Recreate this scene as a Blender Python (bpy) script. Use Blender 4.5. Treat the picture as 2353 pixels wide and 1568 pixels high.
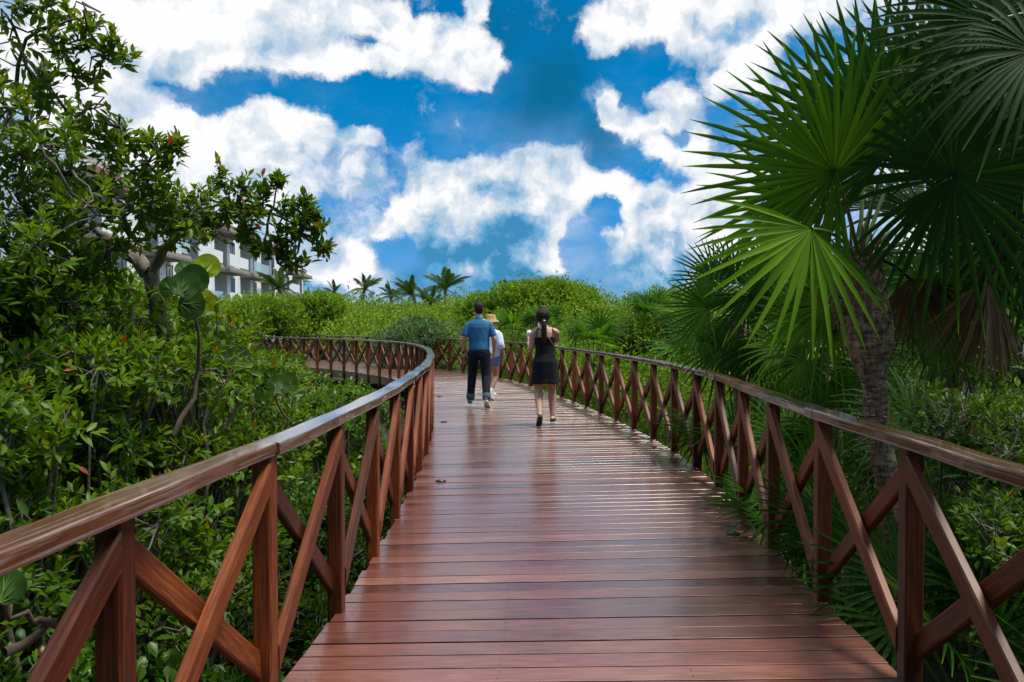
import bpy, bmesh, math, random
import numpy as np
from mathutils import Vector, Matrix, noise as mnoise
for o in list(bpy.data.objects): bpy.data.objects.remove(o, do_unlink=True)
SC = bpy.context.scene
COL = SC.collection
PI = math.pi
R = math.radians
# ------------------------------------------------------------------ camera
CAMZ = 1.45
FD = 1830.2          # focal length in units of a 2353 px wide picture
PITCH = R(1.22)
cd = bpy.data.cameras.new("camera"); cam = bpy.data.objects.new("camera", cd); COL.objects.link(cam)
cam.location = (0, 0, CAMZ); cam.rotation_euler = (PI/2 - PITCH, 0, 0)
cd.lens = 28; cd.sensor_width = 36; cd.clip_start = 0.05; cd.clip_end = 3000
SC.camera = cam
def ray(px, py):
    u = (px-1176.5)/FD; v = -(py-784)/FD
    f = Vector((0, math.cos(PITCH), -math.sin(PITCH))); up = Vector((0, math.sin(PITCH), math.cos(PITCH)))
    return f + Vector((u, 0, 0)) + up*v
def P(px, py, Y):                       # the point at distance Y ahead seen at that place of the photo
    d = ray(px, py); return Vector((0, 0, CAMZ)) + d*(Y/d.y)
# ------------------------------------------------------------------ world
SUN_EL, SUN_AZ = R(70), R(105)          # azimuth from +Y towards +X
w = bpy.data.worlds.new("World"); SC.world = w; w.use_nodes = True
NT = w.node_tree; NT.nodes.clear()
def N(t, **k):
    n = NT.nodes.new(t)
    for a, b in k.items(): setattr(n, a, b)
    return n
def L(a, b): NT.links.new(a, b)
def M(op, a, b=None, c=None, clamp=False):
    n = N('ShaderNodeMath', operation=op); n.use_clamp = clamp
    for i, x in enumerate((a, b, c)):
        if x is None: continue
        if isinstance(x, (int, float)): n.inputs[i].default_value = x
        else: L(x, n.inputs[i])
    return n.outputs[0]
def VM(op, a, b=None, s=None):
    n = N('ShaderNodeVectorMath', operation=op)
    for i, x in enumerate((a, b)):
        if x is None: continue
        if isinstance(x, (tuple, list)): n.inputs[i].default_value = x
        else: L(x, n.inputs[i])
    if s is not None: n.inputs['Scale'].default_value = s
    return n
def MR(x, a, b, c=0., d=1., t='SMOOTHSTEP'):
    n = N('ShaderNodeMapRange', interpolation_type=t); n.clamp = True
    L(x, n.inputs[0])
    for i, v in enumerate((a, b, c, d)): n.inputs[i+1].default_value = v
    return n.outputs[0]
def MIX(f, a, b):
    n = N('ShaderNodeMix', data_type='RGBA')
    if isinstance(f, (int, float)): n.inputs[0].default_value = f
    else: L(f, n.inputs[0])
    for i, x in ((6, a), (7, b)):
        if isinstance(x, (tuple, list)): n.inputs[i].default_value = (*x, 1)
        else: L(x, n.inputs[i])
    return n.outputs[2]
# clouds placed by direction: (x, y, rx, ry, rotation, weight, softness)
WHITE = [(520,40,420,140,0,1,.2),(800,80,370,90,0,1,.2),(1040,120,130,75,10,1,.18),(1085,175,70,40,15,1,.25),(250,200,260,170),(1100,-10,40,50,0,1,.3),(600,150,180,40,0,1,.2),
  (635,300,130,75,0,1,.14),(500,330,170,55,0,.9,.3),(790,318,80,28,0,1,.2),(330,330,200,100,0,.8,.3),(430,440,330,130,0,.75,.3),(760,410,230,60,0,.62,.4),(900,370,110,40,0,.45,.5),(800,500,150,110,0,.48,.4),
  (780,615,100,60,0,1,.2),(700,560,120,90,0,.7,.4),(870,640,70,40,0,.9,.3),
  (990,420,60,50,0,1,.2),(950,490,70,60,-20,1,.2),(900,540,45,26,0,1,.25),(1020,520,80,100,0,1,.3),(1150,540,160,140,0,.95,.2),(1240,380,110,60,-8,1,.22),(1340,415,150,38,8,1,.22),
  (1270,470,90,60,0,1,.2),(1130,360,80,45,20,.9,.3),(1080,400,80,50,0,1,.25),(1250,510,40,30,-30,1,.3),
  (1570,20,230,70,0,1,.25),(1440,70,90,50,15,1,.25),(1390,95,60,24,10,1,.25),(1620,110,70,50,0,.9,.35),(1730,150,90,90,0,.9,.4),(1660,200,40,40,60,.8,.4),(1840,10,120,50,0,1,.25),(1770,250,110,90,0,.45,.4),(1560,100,60,40,30,.8,.4),
  (1395,255,28,48,10,1,.3),(1440,290,70,35,15,1,.3),(1545,230,70,40,0,1,.25),(1520,280,90,35,-15,1,.3),(1600,300,30,40,-20,.8,.35),(1560,342,75,24,0,1,.25),(1610,365,80,22,0,.7,.4),
  (1500,495,72,62,0,1,.13),(1620,490,110,70,0,1,.18),(1700,420,120,80,0,.8,.3),(1570,590,180,90,0,.92,.2),(1395,548,32,22,0,1,.25),(1370,580,20,10,0,.7,.4),
  (2000,330,300,200,0,.6,.4),(2250,500,220,200,0,.9,.4),(1990,100,200,110,0,.7,.45),(1500,650,260,34,0,.62,.5),(1000,650,280,34,0,.55,.5),(1230,650,80,20,0,.5,.6),(1400,640,60,20,0,.7,.4)]
HOLES = [(560,205,110,34,0,1,.3),(760,225,200,36,3,1,.3),(950,250,220,46,4,1,.3),(430,215,90,26,12,.9,.4),(850,100,75,7,0,.85,.6),(1080,290,130,60,0,1,.4),(880,300,70,14,0,.8,.4),(1250,240,90,110,30,1,.4),
  (1000,14,70,18,5,1,.4),(1470,150,60,50,0,.9,.4),(1590,165,24,30,0,.6,.5),(1200,60,70,60,0,1,.4),(1345,585,50,90,-6,1,.5),(1350,660,80,40,0,.9,.5),(1320,520,30,40,0,.7,.6),(690,335,24,10,0,.7,.6),(925,560,26,50,0,.5,.5)]
DARK = [(1135,470,70,70,0,.8,.5),(1165,560,100,110,0,1,.4),(1060,610,200,60,0,.95,.45),(1120,650,220,50,0,1,.4),(1000,560,60,60,0,.5,.6),(1500,620,120,60,0,.75,.5),(1540,570,50,60,0,.3,.6),(1940,100,130,60,0,.8,.5),(1850,80,90,36,0,.6,.5),(1700,90,120,40,0,.25,.5),(1590,140,60,30,0,.25,.5),
  (760,400,260,40,0,.22,.6),(820,480,160,60,0,.22,.6),(500,480,300,60,0,.15,.5),(1040,430,60,40,0,.3,.5),(860,640,60,20,0,.3,.5),(1460,300,60,16,0,.2,.5)]
BRIGHT = [(600,70,420,110),(1050,110,120,80),(620,280,110,50),(780,310,80,30),(975,440,40,70,20,1,.5),(1310,410,140,36),(1260,490,60,60),(1500,465,60,36),(1640,460,70,50),(1540,235,70,35),(1560,342,70,20),
  (780,600,90,30),(300,200,220,120)]
STREAK = [(1160,70,90,80,30,.75,.6),(1260,200,100,120,35,1,.5),(1370,310,80,60,40,.8,.6),(1270,60,90,60,0,.6,.6)]
TOP = [(1150,600,24,34,0,.95,.3),(1140,570,12,16,0,.9,.3),(1275,590,24,22,0,.95,.3),(1290,615,24,16,0,.8,.3),(1046,298,20,6,-10,.5,.5),(1000,309,28,5,-10,.55,.5)]
WARP, RELIEF, SKYSTR = .046, 2.2, .12
TINT_UP, TINT_LOW = (.0, .52, .78), (.16, .40, .80)

tc = N('ShaderNodeTexCoord'); D = tc.outputs['Generated']
sep = N('ShaderNodeSeparateXYZ'); L(D, sep.inputs[0])
az = M('ARCTAN2', sep.outputs[0], sep.outputs[1]); el = M('ARCSINE', sep.outputs[2])
cmb = N('ShaderNodeCombineXYZ'); L(az, cmb.inputs[0]); L(el, cmb.inputs[1])
AE = cmb.outputs[0]                      # (azimuth, elevation) of the looked-at piece of sky
def noise(vec, scale, det=6, rough=.55, off=(0, 0, 0), dist=0.):
    v = VM('ADD', vec, off).outputs[0]
    n = N('ShaderNodeTexNoise', noise_dimensions='3D'); L(v, n.inputs['Vector'])
    n.inputs['Scale'].default_value = scale; n.inputs['Detail'].default_value = det
    n.inputs['Roughness'].default_value = rough; n.inputs['Distortion'].default_value = dist
    return n
def noise2(vec, scale, det=4, rough=.55, off=(0, 0, 0)):
    v = VM('ADD', vec, off).outputs[0]
    n = N('ShaderNodeTexNoise', noise_dimensions='2D'); L(v, n.inputs['Vector'])
    n.inputs['Scale'].default_value = scale; n.inputs['Detail'].default_value = det; n.inputs['Roughness'].default_value = rough
    return n
wn = noise2(AE, 11., 6, .66)
warp = VM('SCALE', VM('SUBTRACT', wn.outputs['Color'], (.5, .5, .5)).outputs[0], s=WARP).outputs[0]
Q = VM('ADD', AE, warp).outputs[0]
qs = N('ShaderNodeSeparateXYZ'); L(Q, qs.inputs[0])
def ae(px, py):
    d = ray(px, py).normalized(); return (math.atan2(d.x, d.y), math.asin(d.z))
AZ0, AZ1, ROWS, DH = -.66, .66, 30, .0150
azs = np.linspace(AZ0, AZ1, 257)
def field(lst, e_):
    out = np.zeros_like(azs)
    for (px, py, rx, ry, *r) in lst:
        rot = R(r[0]) if len(r) > 0 else 0.; wt = r[1] if len(r) > 1 else 1.; soft = r[2] if len(r) > 2 else .25
        a, e0 = ae(px, py); x = (azs-a)*FD; y = np.full_like(azs, (e_-e0)*FD)
        x, y = x*math.cos(rot)-y*math.sin(rot), x*math.sin(rot)+y*math.cos(rot)
        l = np.sqrt((x/rx)**2+(y/ry)**2); t = np.clip((1+soft-l)/(2.6*soft), 0, 1)
        out = np.maximum(out, wt*t*t*(3-2*t))
    return out
def stops(rgb):
    """the fewest stops (at most 31) that follow the row's values"""
    idx = [0, 256]
    while len(idx) < 31:
        idx.sort(); xs = azs[idx]
        itp = np.stack([np.interp(azs, xs, rgb[idx, c]) for c in range(3)], 1)
        er = np.abs(itp-rgb).max(1)
        if er.max() < .02: break
        idx.append(int(er.argmax()))
    idx.sort(); return idx
azn = MR(qs.outputs[0], AZ0, AZ1, 0, 1, 'LINEAR'); eln = M('MULTIPLY', qs.outputs[1], 1/DH)
acc = None
for i in range(ROWS):
    e_ = i*DH
    wh = np.clip(field(WHITE, e_) - field(HOLES, e_), 0, 1)
    wh = np.maximum(wh, field(TOP, e_))
    rgb = np.stack([wh, np.clip(field(DARK, e_)*(1-.7*field(BRIGHT, e_)), 0, 1), field(STREAK, e_)], 1)
    r_ = N('ShaderNodeValToRGB'); L(azn, r_.inputs[0]); el_ = r_.color_ramp.elements
    ids = stops(rgb)
    el_[0].position = 0; el_[0].color = (*rgb[0], 1); el_[1].position = 1; el_[1].color = (*rgb[256], 1)
    for q in ids[1:-1]:
        x = el_.new(q/256); x.color = (*rgb[q], 1)
    if acc is None: acc = r_.outputs[0]
    else:
        mx = N('ShaderNodeMix', data_type='RGBA'); mx.clamp_factor = True
        L(M('SUBTRACT', eln, float(i-1)), mx.inputs[0]); L(acc, mx.inputs[6]); L(r_.outputs[0], mx.inputs[7]); acc = mx.outputs[2]
f3 = N('ShaderNodeSeparateColor'); L(acc, f3.inputs[0])
white, dark, streak = f3.outputs[0], f3.outputs[1], f3.outputs[2]
wisp = noise2(VM('MULTIPLY', Q, (1, 2.2, 1)).outputs[0], 5.5, 6, .6, (1.7, .3, 0)).outputs[0]
ew = noise2(Q, 15., 6, .66, (5, 2, 0)).outputs[0]
outf = M('MAXIMUM', MR(el, .42, .47), MR(M('ABSOLUTE', az), .60, .72))       # beyond the photograph: broken cloud all round
wout = MR(wisp, .32, .52)
white = M('ADD', M('MULTIPLY', white, M('SUBTRACT', 1., outf)), M('MULTIPLY', wout, outf))
dens = M('ADD', white, M('MULTIPLY', M('SUBTRACT', ew, .5), MR(white, .45, .95, 1.5, .35)))
cover = MR(dens, .14, .82)
thin = M('MULTIPLY', MR(wisp, .42, .72, 0., .45), MR(el, .38, .03))
cover = M('MAXIMUM', cover, M('MULTIPLY', thin, M('MULTIPLY', MR(white, -.3, .3), M('SUBTRACT', 1., streak))))
# relief of the heaps: difference of a billowy noise towards the light
n1 = noise2(Q, 12., 7, .56, (.9, .7, 0)).outputs[0]; n2 = noise2(Q, 12., 7, .56, (.9-.010, .7+.022, 0)).outputs[0]
rel = M('MULTIPLY', M('SUBTRACT', n1, n2), RELIEF)
soft = M('MULTIPLY', M('ADD', M('ADD', rel, MR(n1, .4, .7, .0, .22)), MR(dens, 1.0, .5, .0, .06)), M('ADD', .75, M('MULTIPLY', dark, .3)))
shade = M('ADD', soft, M('MULTIPLY', dark, M('ADD', .80, M('MULTIPLY', M('SUBTRACT', ew, .5), 1.2))))
shade = M('ADD', M('ADD', shade, MR(el, .12, .0, 0., .14)), MR(sep.outputs[1], .1, -.35, 0., .55), clamp=True)   # unseen cloud behind the camera, greyed to cut its fill light
cr = N('ShaderNodeValToRGB'); L(shade, cr.inputs[0])
e = cr.color_ramp.elements; e[0].position = 0.; e[0].color = (.95, .95, .96, 1); e[1].position = 1.; e[1].color = (.05, .26, .50, 1)
for p, c in ((.12, (.80, .84, .89)), (.28, (.62, .71, .81)), (.5, (.34, .52, .72)), (.75, (.14, .38, .64))):
    q = e.new(p); q.color = (*c, 1)
sky = N('ShaderNodeTexSky', sky_type='NISHITA'); sky.sun_disc = False
sky.sun_elevation = SUN_EL; sky.sun_rotation = SUN_AZ; sky.air_density = 1.0; sky.dust_density = .3; sky.ozone_density = 2.5
tint = N('ShaderNodeMix', data_type='RGBA', blend_type='MULTIPLY'); tint.inputs[0].default_value = 1
L(sky.outputs[0], tint.inputs[6]); L(MIX(MR(el, 0, .30), TINT_LOW, TINT_UP), tint.inputs[7])
gnd = MIX(MR(el, -.01, -.06), tint.outputs[2], (.5, .6, .4))
b1 = N('ShaderNodeBackground'); L(gnd, b1.inputs[0]); b1.inputs[1].default_value = SKYSTR
b2 = N('ShaderNodeBackground'); L(cr.outputs[0], b2.inputs[0]); b2.inputs[1].default_value = .86
b3 = N('ShaderNodeBackground'); b3.inputs[0].default_value = (.003, .115, .25, 1); b3.inputs[1].default_value = 1.0
m0 = N('ShaderNodeMixShader'); L(M('MULTIPLY', streak, .92), m0.inputs[0]); L(b1.outputs[0], m0.inputs[1]); L(b3.outputs[0], m0.inputs[2])
m1 = N('ShaderNodeMixShader'); L(M('MULTIPLY', cover, MR(el, -.05, -.0)), m1.inputs[0]); L(m0.outputs[0], m1.inputs[1]); L(b2.outputs[0], m1.inputs[2])
wo = N('ShaderNodeOutputWorld'); L(m1.outputs[0], wo.inputs[0])
w.cycles.sampling_method = 'MANUAL'; w.cycles.sample_map_resolution = 256
# ------------------------------------------------------------------ sun behind broken cloud
sd = bpy.data.lights.new("sun", 'SUN'); sd.energy = 4.4; sd.angle = R(16); sd.color = (1, .95, .84)
so = bpy.data.objects.new("sun", sd); COL.objects.link(so)
sv = Vector((math.sin(SUN_AZ)*math.cos(SUN_EL), math.cos(SUN_AZ)*math.cos(SUN_EL), math.sin(SUN_EL)))
so.rotation_euler = (sv).to_track_quat('Z', 'Y').to_euler(); so.location = (0, 0, 30)
SC.view_settings.view_transform = 'Standard'; SC.view_settings.look = 'None'
SC.view_settings.exposure = 0.28; SC.view_settings.gamma = 1.0
SC.render.engine = 'CYCLES'
SC.cycles.max_bounces = 6; SC.cycles.transparent_max_bounces = 6; SC.cycles.transmission_bounces = 3
SC.cycles.diffuse_bounces = 3; SC.cycles.glossy_bounces = 3

# ------------------------------------------------------------------ helpers
def newmat(name):
    m = bpy.data.materials.new(name); m.use_nodes = True
    nt = m.node_tree; nt.nodes.clear()
    return m, nt
class NB:
    def __init__(s, nt): s.nt = nt
    def n(s, t, **k):
        x = s.nt.nodes.new(t)
        for a, b in k.items(): setattr(x, a, b)
        return x
    def l(s, a, b): s.nt.links.new(a, b)
    def attr(s, name): return s.n('ShaderNodeAttribute', attribute_name=name)
    def ramp(s, f, stops):
        r = s.n('ShaderNodeValToRGB'); s.l(f, r.inputs[0]); e = r.color_ramp.elements
        e[0].position = stops[0][0]; e[0].color = (*stops[0][1], 1)
        e[1].position = stops[-1][0]; e[1].color = (*stops[-1][1], 1)
        for p, c in stops[1:-1]:
            q = e.new(p); q.color = (*c, 1)
        return r.outputs[0]
    def noise(s, vec, sc, det=4, rough=.5):
        x = s.n('ShaderNodeTexNoise'); s.l(vec, x.inputs['Vector']); x.inputs['Scale'].default_value = sc
        x.inputs['Detail'].default_value = det; x.inputs['Roughness'].default_value = rough; return x.outputs[0]
    def mapping(s, vec, sc):
        x = s.n('ShaderNodeMapping'); s.l(vec, x.inputs[0]); x.inputs['Scale'].default_value = sc; return x.outputs[0]
    def math(s, op, a, b=0., clamp=False):
        x = s.n('ShaderNodeMath', operation=op); x.use_clamp = clamp
        for i, v in enumerate((a, b)):
            if isinstance(v, (int, float)): x.inputs[i].default_value = v
            else: s.l(v, x.inputs[i])
        return x.outputs[0]
    def mix(s, f, a, b, blend='MIX'):
        x = s.n('ShaderNodeMix', data_type='RGBA', blend_type=blend)
        if isinstance(f, (int, float)): x.inputs[0].default_value = f
        else: s.l(f, x.inputs[0])
        for i, v in ((6, a), (7, b)):
            if isinstance(v, (tuple, list)): x.inputs[i].default_value = (*v, 1)
            else: s.l(v, x.inputs[i])
        return x.outputs[2]
    def bump(s, h, strength, dist=.01):
        x = s.n('ShaderNodeBump'); s.l(h, x.inputs['Height']); x.inputs['Strength'].default_value = strength; x.inputs['Distance'].default_value = dist
        return x.outputs[0]
    def out(s, sh):
        o = s.n('ShaderNodeOutputMaterial'); s.l(sh, o.inputs[0])
    def pbsdf(s, **k):
        p = s.n('ShaderNodeBsdfPrincipled')
        for a, b in k.items():
            a = a.replace('_', ' ')
            if isinstance(b, bpy.types.NodeSocket): s.l(b, p.inputs[a])
            elif isinstance(b, tuple) and len(b) == 3: p.inputs[a].default_value = (*b, 1)
            else: p.inputs[a].default_value = b
        return p
def simple(name, c, rough=.6, spec=.5, var=.12, scale=25., metal=0., bump=0.):
    m, nt = newmat(name); b = NB(nt)
    tc = b.n('ShaderNodeTexCoord').outputs['Object']
    nz = b.noise(tc, scale, 4, .6)
    c0 = tuple(x*(1-var) for x in c); c1 = tuple(min(1, x*(1+var)) for x in c)
    col = b.ramp(nz, [(.3, c0), (.7, c1)])
    p = b.pbsdf(Base_Color=col, Roughness=rough, Metallic=metal); p.inputs['Specular IOR Level'].default_value = spec
    if bump: b.l(b.bump(nz, bump), p.inputs['Normal'])
    b.out(p.outputs[0]); return m
def wood(name, stops, rough=.32, coat=.6, worn=0., spec=.5, br=.32, cr=.22):
    m, nt = newmat(name); b = NB(nt)
    uv = b.n('ShaderNodeUVMap', uv_map='UVMap').outputs[0]
    tone = b.attr('tone').outputs['Fac']
    grain = b.noise(b.mapping(uv, (2.2, 42, 1)), 2.2, 6, .62)
    fine = b.noise(b.mapping(uv, (5, 260, 1)), 1.6, 3, .6)
    cloud = b.noise(b.mapping(uv, (1.3, 5, 1)), 1.2, 4, .6)
    f = b.math('ADD', b.math('MULTIPLY', b.math('SUBTRACT', grain, .22), 1.0), b.math('MULTIPLY', tone, .50))
    f = b.math('ADD', f, b.math('MULTIPLY', b.math('SUBTRACT', cloud, .5), .42))
    f = b.math('ADD', f, b.math('MULTIPLY', b.math('SUBTRACT', fine, .5), .22), True)
    col = b.ramp(f, stops)
    if worn:                             # bare, greyed wood where hands and rain have worn the varnish
        wn_ = b.noise(b.mapping(uv, (1.0, 22, 1)), 2.5, 5, .65)
        wm = b.n('ShaderNodeMapRange'); b.l(wn_, wm.inputs[0]); wm.inputs[1].default_value = .48; wm.inputs[2].default_value = .72; wm.inputs[4].default_value = worn
        col = b.mix(wm.outputs[0], col, (.36, .29, .26))
    rsrc = b.math('ADD', b.math('MULTIPLY', cloud, .6), b.math('MULTIPLY', tone, .4))
    rg = b.n('ShaderNodeMapRange'); b.l(rsrc, rg.inputs[0]); rg.inputs[1].default_value = .3; rg.inputs[2].default_value = .75
    rg.inputs[3].default_value = rough-.08; rg.inputs[4].default_value = rough+.14
    p = b.pbsdf(Base_Color=col, Roughness=rg.outputs[0]); p.inputs['Specular IOR Level'].default_value = spec
    b.l(b.math('MULTIPLY', b.math('ADD', .35, b.math('MULTIPLY', grain, 1.1)), coat, True), p.inputs['Coat Weight']); p.inputs['Coat Roughness'].default_value = cr
    h = b.math('ADD', b.math('MULTIPLY', grain, .6), b.math('MULTIPLY', cloud, .9))
    b.l(b.bump(h, br, .004), p.inputs['Normal'])
    b.out(p.outputs[0]); return m
MAT = {}
MAT['deck'] = wood('deck_wood', [(.12, (.026, .008, .006)), (.40, (.092, .027, .017)), (.66, (.175, .060, .038)), (.95, (.31, .135, .090))], .33, 1.0, br=.20, cr=.21)
MAT['rail'] = wood('railing_wood', [(.1, (.016, .0045, .0016)), (.40, (.062, .0145, .0042)), (.64, (.155, .036, .009)), (.95, (.38, .105, .022))], .44, .0, spec=.32)
MAT['cap'] = wood('handrail_wood', [(.1, (.025, .008, .004)), (.45, (.075, .025, .012)), (.7, (.13, .048, .024)), (.95, (.22, .095, .05))], .22, 1.0, worn=.8, br=.10, cr=.10)
def setp(o, label=None, cat=None, group=None, kind=None):
    if label: o['label'] = label
    if cat: o['category'] = cat
    if group: o['group'] = group
    if kind: o['kind'] = kind
    return o
def empty(name, loc, label=None, cat=None, group=None, kind=None):
    o = bpy.data.objects.new(name, None); COL.objects.link(o); o.location = loc; o.empty_display_size = .1
    return setp(o, label, cat, group, kind)
class MB:                                # mesh builder: verts, faces, uv per loop, tone per vertex
    def __init__(s): s.v = []; s.f = []; s.uv = []; s.t = []; s.mi = []
    def add(s, verts, faces, uvs=None, tone=.5, mi=0):
        k = len(s.v); s.v.extend(tuple(x) for x in verts)
        s.t.extend([tone]*len(verts) if isinstance(tone, (int, float)) else tone)
        for i, f in enumerate(faces):
            s.f.append(tuple(k+j for j in f)); s.mi.append(mi)
            s.uv.append(uvs[i] if uvs else [(0, 0)]*len(f))
    def build(s, name, mats, parent=None, smooth=False, origin=None):
        me = bpy.data.meshes.new(name)
        vs = np.array(s.v, dtype=np.float64).reshape(-1, 3)
        if parent is not None: off = np.array(parent_world(parent))
        elif origin is not None: off = np.array(origin)
        else: off = np.zeros(3)
        vs = vs - off
        me.from_pydata(vs.tolist(), [], s.f)
        u = me.uv_layers.new(name='UVMap')
        u.data.foreach_set('uv', np.array([c for f in s.uv for c in f], dtype=np.float32).ravel())
        a = me.attributes.new('tone', 'FLOAT', 'POINT'); a.data.foreach_set('value', np.array(s.t, dtype=np.float32))
        for m in (mats if isinstance(mats, (list, tuple)) else [mats]): me.materials.append(m)
        me.polygons.foreach_set('material_index', s.mi)
        if smooth: me.polygons.foreach_set('use_smooth', [True]*len(s.f))
        me.update()
        o = bpy.data.objects.new(name, me); COL.objects.link(o)
        if parent is not None: o.parent = parent
        elif origin is not None: o.location = origin
        return o
def parent_world(p):
    v = Vector((0, 0, 0))
    while p is not None: v = v + p.location; p = p.parent
    return v
def beam(mb, p0, p1, wd, th, side, tone=.5, bev=.006, mi=0):
    """bevelled bar from p0 to p1; wd along 'side', th along the third axis; UV runs along the bar"""
    p0 = Vector(p0); p1 = Vector(p1); t = (p1-p0); ln = t.length; t.normalize()
    s = Vector(side); s = (s - t*s.dot(t)).normalized(); n = t.cross(s)
    a, b = wd/2, th/2; c = min(bev, a*.5, b*.5)
    prof = [(-a, -b+c), (-a+c, -b), (a-c, -b), (a, -b+c), (a, b-c), (a-c, b), (-a+c, b), (-a, b-c)]
    V = []; 
    for q in (p0, p1):
        for (x, y) in prof: V.append(q + s*x + n*y)
    F = []; U = []; off = random.random()*50; acc = 0.
    for i in range(8):
        j = (i+1) % 8; d = math.dist(prof[i], prof[j])
        F.append((i, j, 8+j, 8+i)); U.append([(off, acc+off), (off, acc+d+off), (off+ln, acc+d+off), (off+ln, acc+off)]); acc += d
    F.append(tuple(range(7, -1, -1))); F.append(tuple(range(8, 16)))
    for k in (0, 1): U.append([(off+prof[i % 8][0], off+prof[i % 8][1]) for i in range(8)])
    mb.add(V, F, U, tone, mi)
def catmull(pts, step):
    pts = [Vector((*p, 0)) for p in pts]; pts = [pts[0]*2-pts[1]] + pts + [pts[-1]*2-pts[-2]]
    dense = []
    for i in range(1, len(pts)-2):
        a, b, c, d = pts[i-1:i+3]
        for k in range(40):
            t = k/40; dense.append(.5*((2*b) + (c-a)*t + (2*a-5*b+4*c-d)*t*t + (3*b-a-3*c+d)*t**3))
    dense.append(pts[-2])
    out = [dense[0]]; acc = 0
    cum = [0]
    for i in range(1, len(dense)): cum.append(cum[-1] + (dense[i]-dense[i-1]).length)
    n = int(cum[-1]/step); res = []
    j = 0
    for k in range(n+1):
        s = k*step
        while j < len(cum)-2 and cum[j+1] < s: j += 1
        f = (s-cum[j])/(cum[j+1]-cum[j]); res.append(dense[j].lerp(dense[j+1], f))
    return res
LEFT = [(-1.2,-1.0),(-1.15,.3),(-1.05,1.63),(-.93,3.0),(-.87,4.1),(-.86,5.7),(-.90,7.5),(-.99,9.4),(-1.24,12.3),(-1.72,15.8),(-2.5,19.2),(-3.6,22),(-5.6,25.2),(-8.6,28.6),(-12,32.),(-14.5,36),(-15.5,41)]
RIGHT = [(1.62,-1.0),(1.6,.3),(1.58,2.46),(1.6,3.2),(1.62,4.1),(1.68,5.15),(1.8,6.5),(1.86,8),(1.78,9.9),(1.52,12.3),(.99,15.8),(.12,20.0),(-1.0,23.2),(-2.7,26.2),(-4.8,29.0),(-7.6,32.1),(-10.4,35.4),(-12.3,38.6),(-13.0,42)]
# ------------------------------------------------------------------ deck
random.seed(3)
LP = catmull(LEFT, .05); RP = catmull(RIGHT, .05)
def samp(poly, s, step=.05):
    i = s/step; k = max(0, min(len(poly)-2, int(i))); return poly[k].lerp(poly[k+1], i-k)
LT = (len(LP)-1)*.05; RT = (len(RP)-1)*.05
# planks join equal "stations"; the right side starts a little ahead so the boards lie slightly askew
nl = int(LT/.135)
sta = []
ksh = .22
j = 0
for i in range(nl):
    sl = i*.135; a = samp(LP, sl)
    # matching right point: nearest to the normal from the left line, plus the skew
    tl = (samp(LP, min(LT, sl+.3)) - samp(LP, max(0, sl-.3))).normalized(); nr = Vector((tl.y, -tl.x, 0))
    best = min(range(len(RP)), key=lambda q: abs((RP[q]-a).dot(tl) - ksh) + (100 if (RP[q]-a).dot(nr) < 0 or (RP[q]-a).length > 5 else 0))
    sta.append((sl, best*.05))
sr = np.array([b for a, b in sta]); sr = np.maximum.accumulate(sr)
k = np.ones(25)/25; srp = np.concatenate([sr[0]-np.arange(12, 0, -1)*.135, sr, sr[-1]+np.arange(1, 13)*.135]); sr = np.convolve(srp, k, 'valid')
deck = MB(); GAP = .011
def quadtop(mb, a, b, c, d, th, tone, ru):
    up = Vector((0, 0, 1)); e = .0012
    V = [a, b, c, d]; ctr = (a+b+c+d)/4
    top = [v + (ctr-v).normalized()*0 for v in V]
    tl = (b-a).normalized(); tw = (d-a).normalized()
    ins = [a+tl*e+tw*e, b-tl*e+tw*e, c-tl*e-tw*e, d+tl*e-tw*e]
    low = [v - up*e for v in V]; bot = [v - up*th for v in V]
    VV = ins + low + bot; F = [(0, 1, 2, 3)]; ln = (b-a).length; wd = (d-a).length; wr = (c-b).length
    U = [[(ru, ru), (ru+ln, ru), (ru+ln, ru+wr), (ru, ru+wd)]]
    for base in (0, 4):
        for i in range(4):
            q = (i+1) % 4; F.append((base+i, base+4+i, base+4+q, base+q))
            uu = [(ru, ru), (ru+ln, ru), (ru+ln, ru+wr), (ru, ru+wd)]
            dz = 0 if base == 0 else -.01
            U.append([uu[i], (uu[i][0]+dz, uu[i][1]+dz-.003), (uu[q][0]+dz, uu[q][1]+dz-.003), uu[q]])
    F.append((11, 10, 9, 8)); U.append([(0, 0)]*4)
    mb.add(VV, F, U, tone)
for i in range(nl-1):
    a = samp(LP, sta[i][0]+GAP/2); d = samp(LP, sta[i+1][0]-GAP/2); b = samp(RP, sr[i]+GAP/2); c = samp(RP, max(sr[i]+.02, sr[i+1]-GAP/2))
    ax = (b-a).normalized()
    jl, jr = random.uniform(0, .022), random.uniform(0, .022)
    # straight-cut ends: both corners of an end pulled to the same length
    a2 = a - ax*jl; b2 = b + ax*jr; d2 = d - ax*jl; c2 = c + ax*jr
    z = random.uniform(-.0022, .0022)
    for v in (a2, b2, c2, d2): v.z = z
    if False:            # a butt joint somewhere along the board
        t = random.uniform(.3, .7); g = .003
        m1a = a2.lerp(b2, t-g/2.5); m1d = d2.lerp(c2, t-g/2.5); m2a = a2.lerp(b2, t+g/2.5); m2d = d2.lerp(c2, t+g/2.5)
        quadtop(deck, a2, m1a, m1d, d2, .035, random.gauss(.45, .21), random.random()*90)
        quadtop(deck, m2a, b2, c2, m2d, .035, random.gauss(.45, .21), random.random()*90)
    else: quadtop(deck, a2, b2, c2, d2, .035, random.gauss(.45, .21), random.random()*90)
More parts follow.
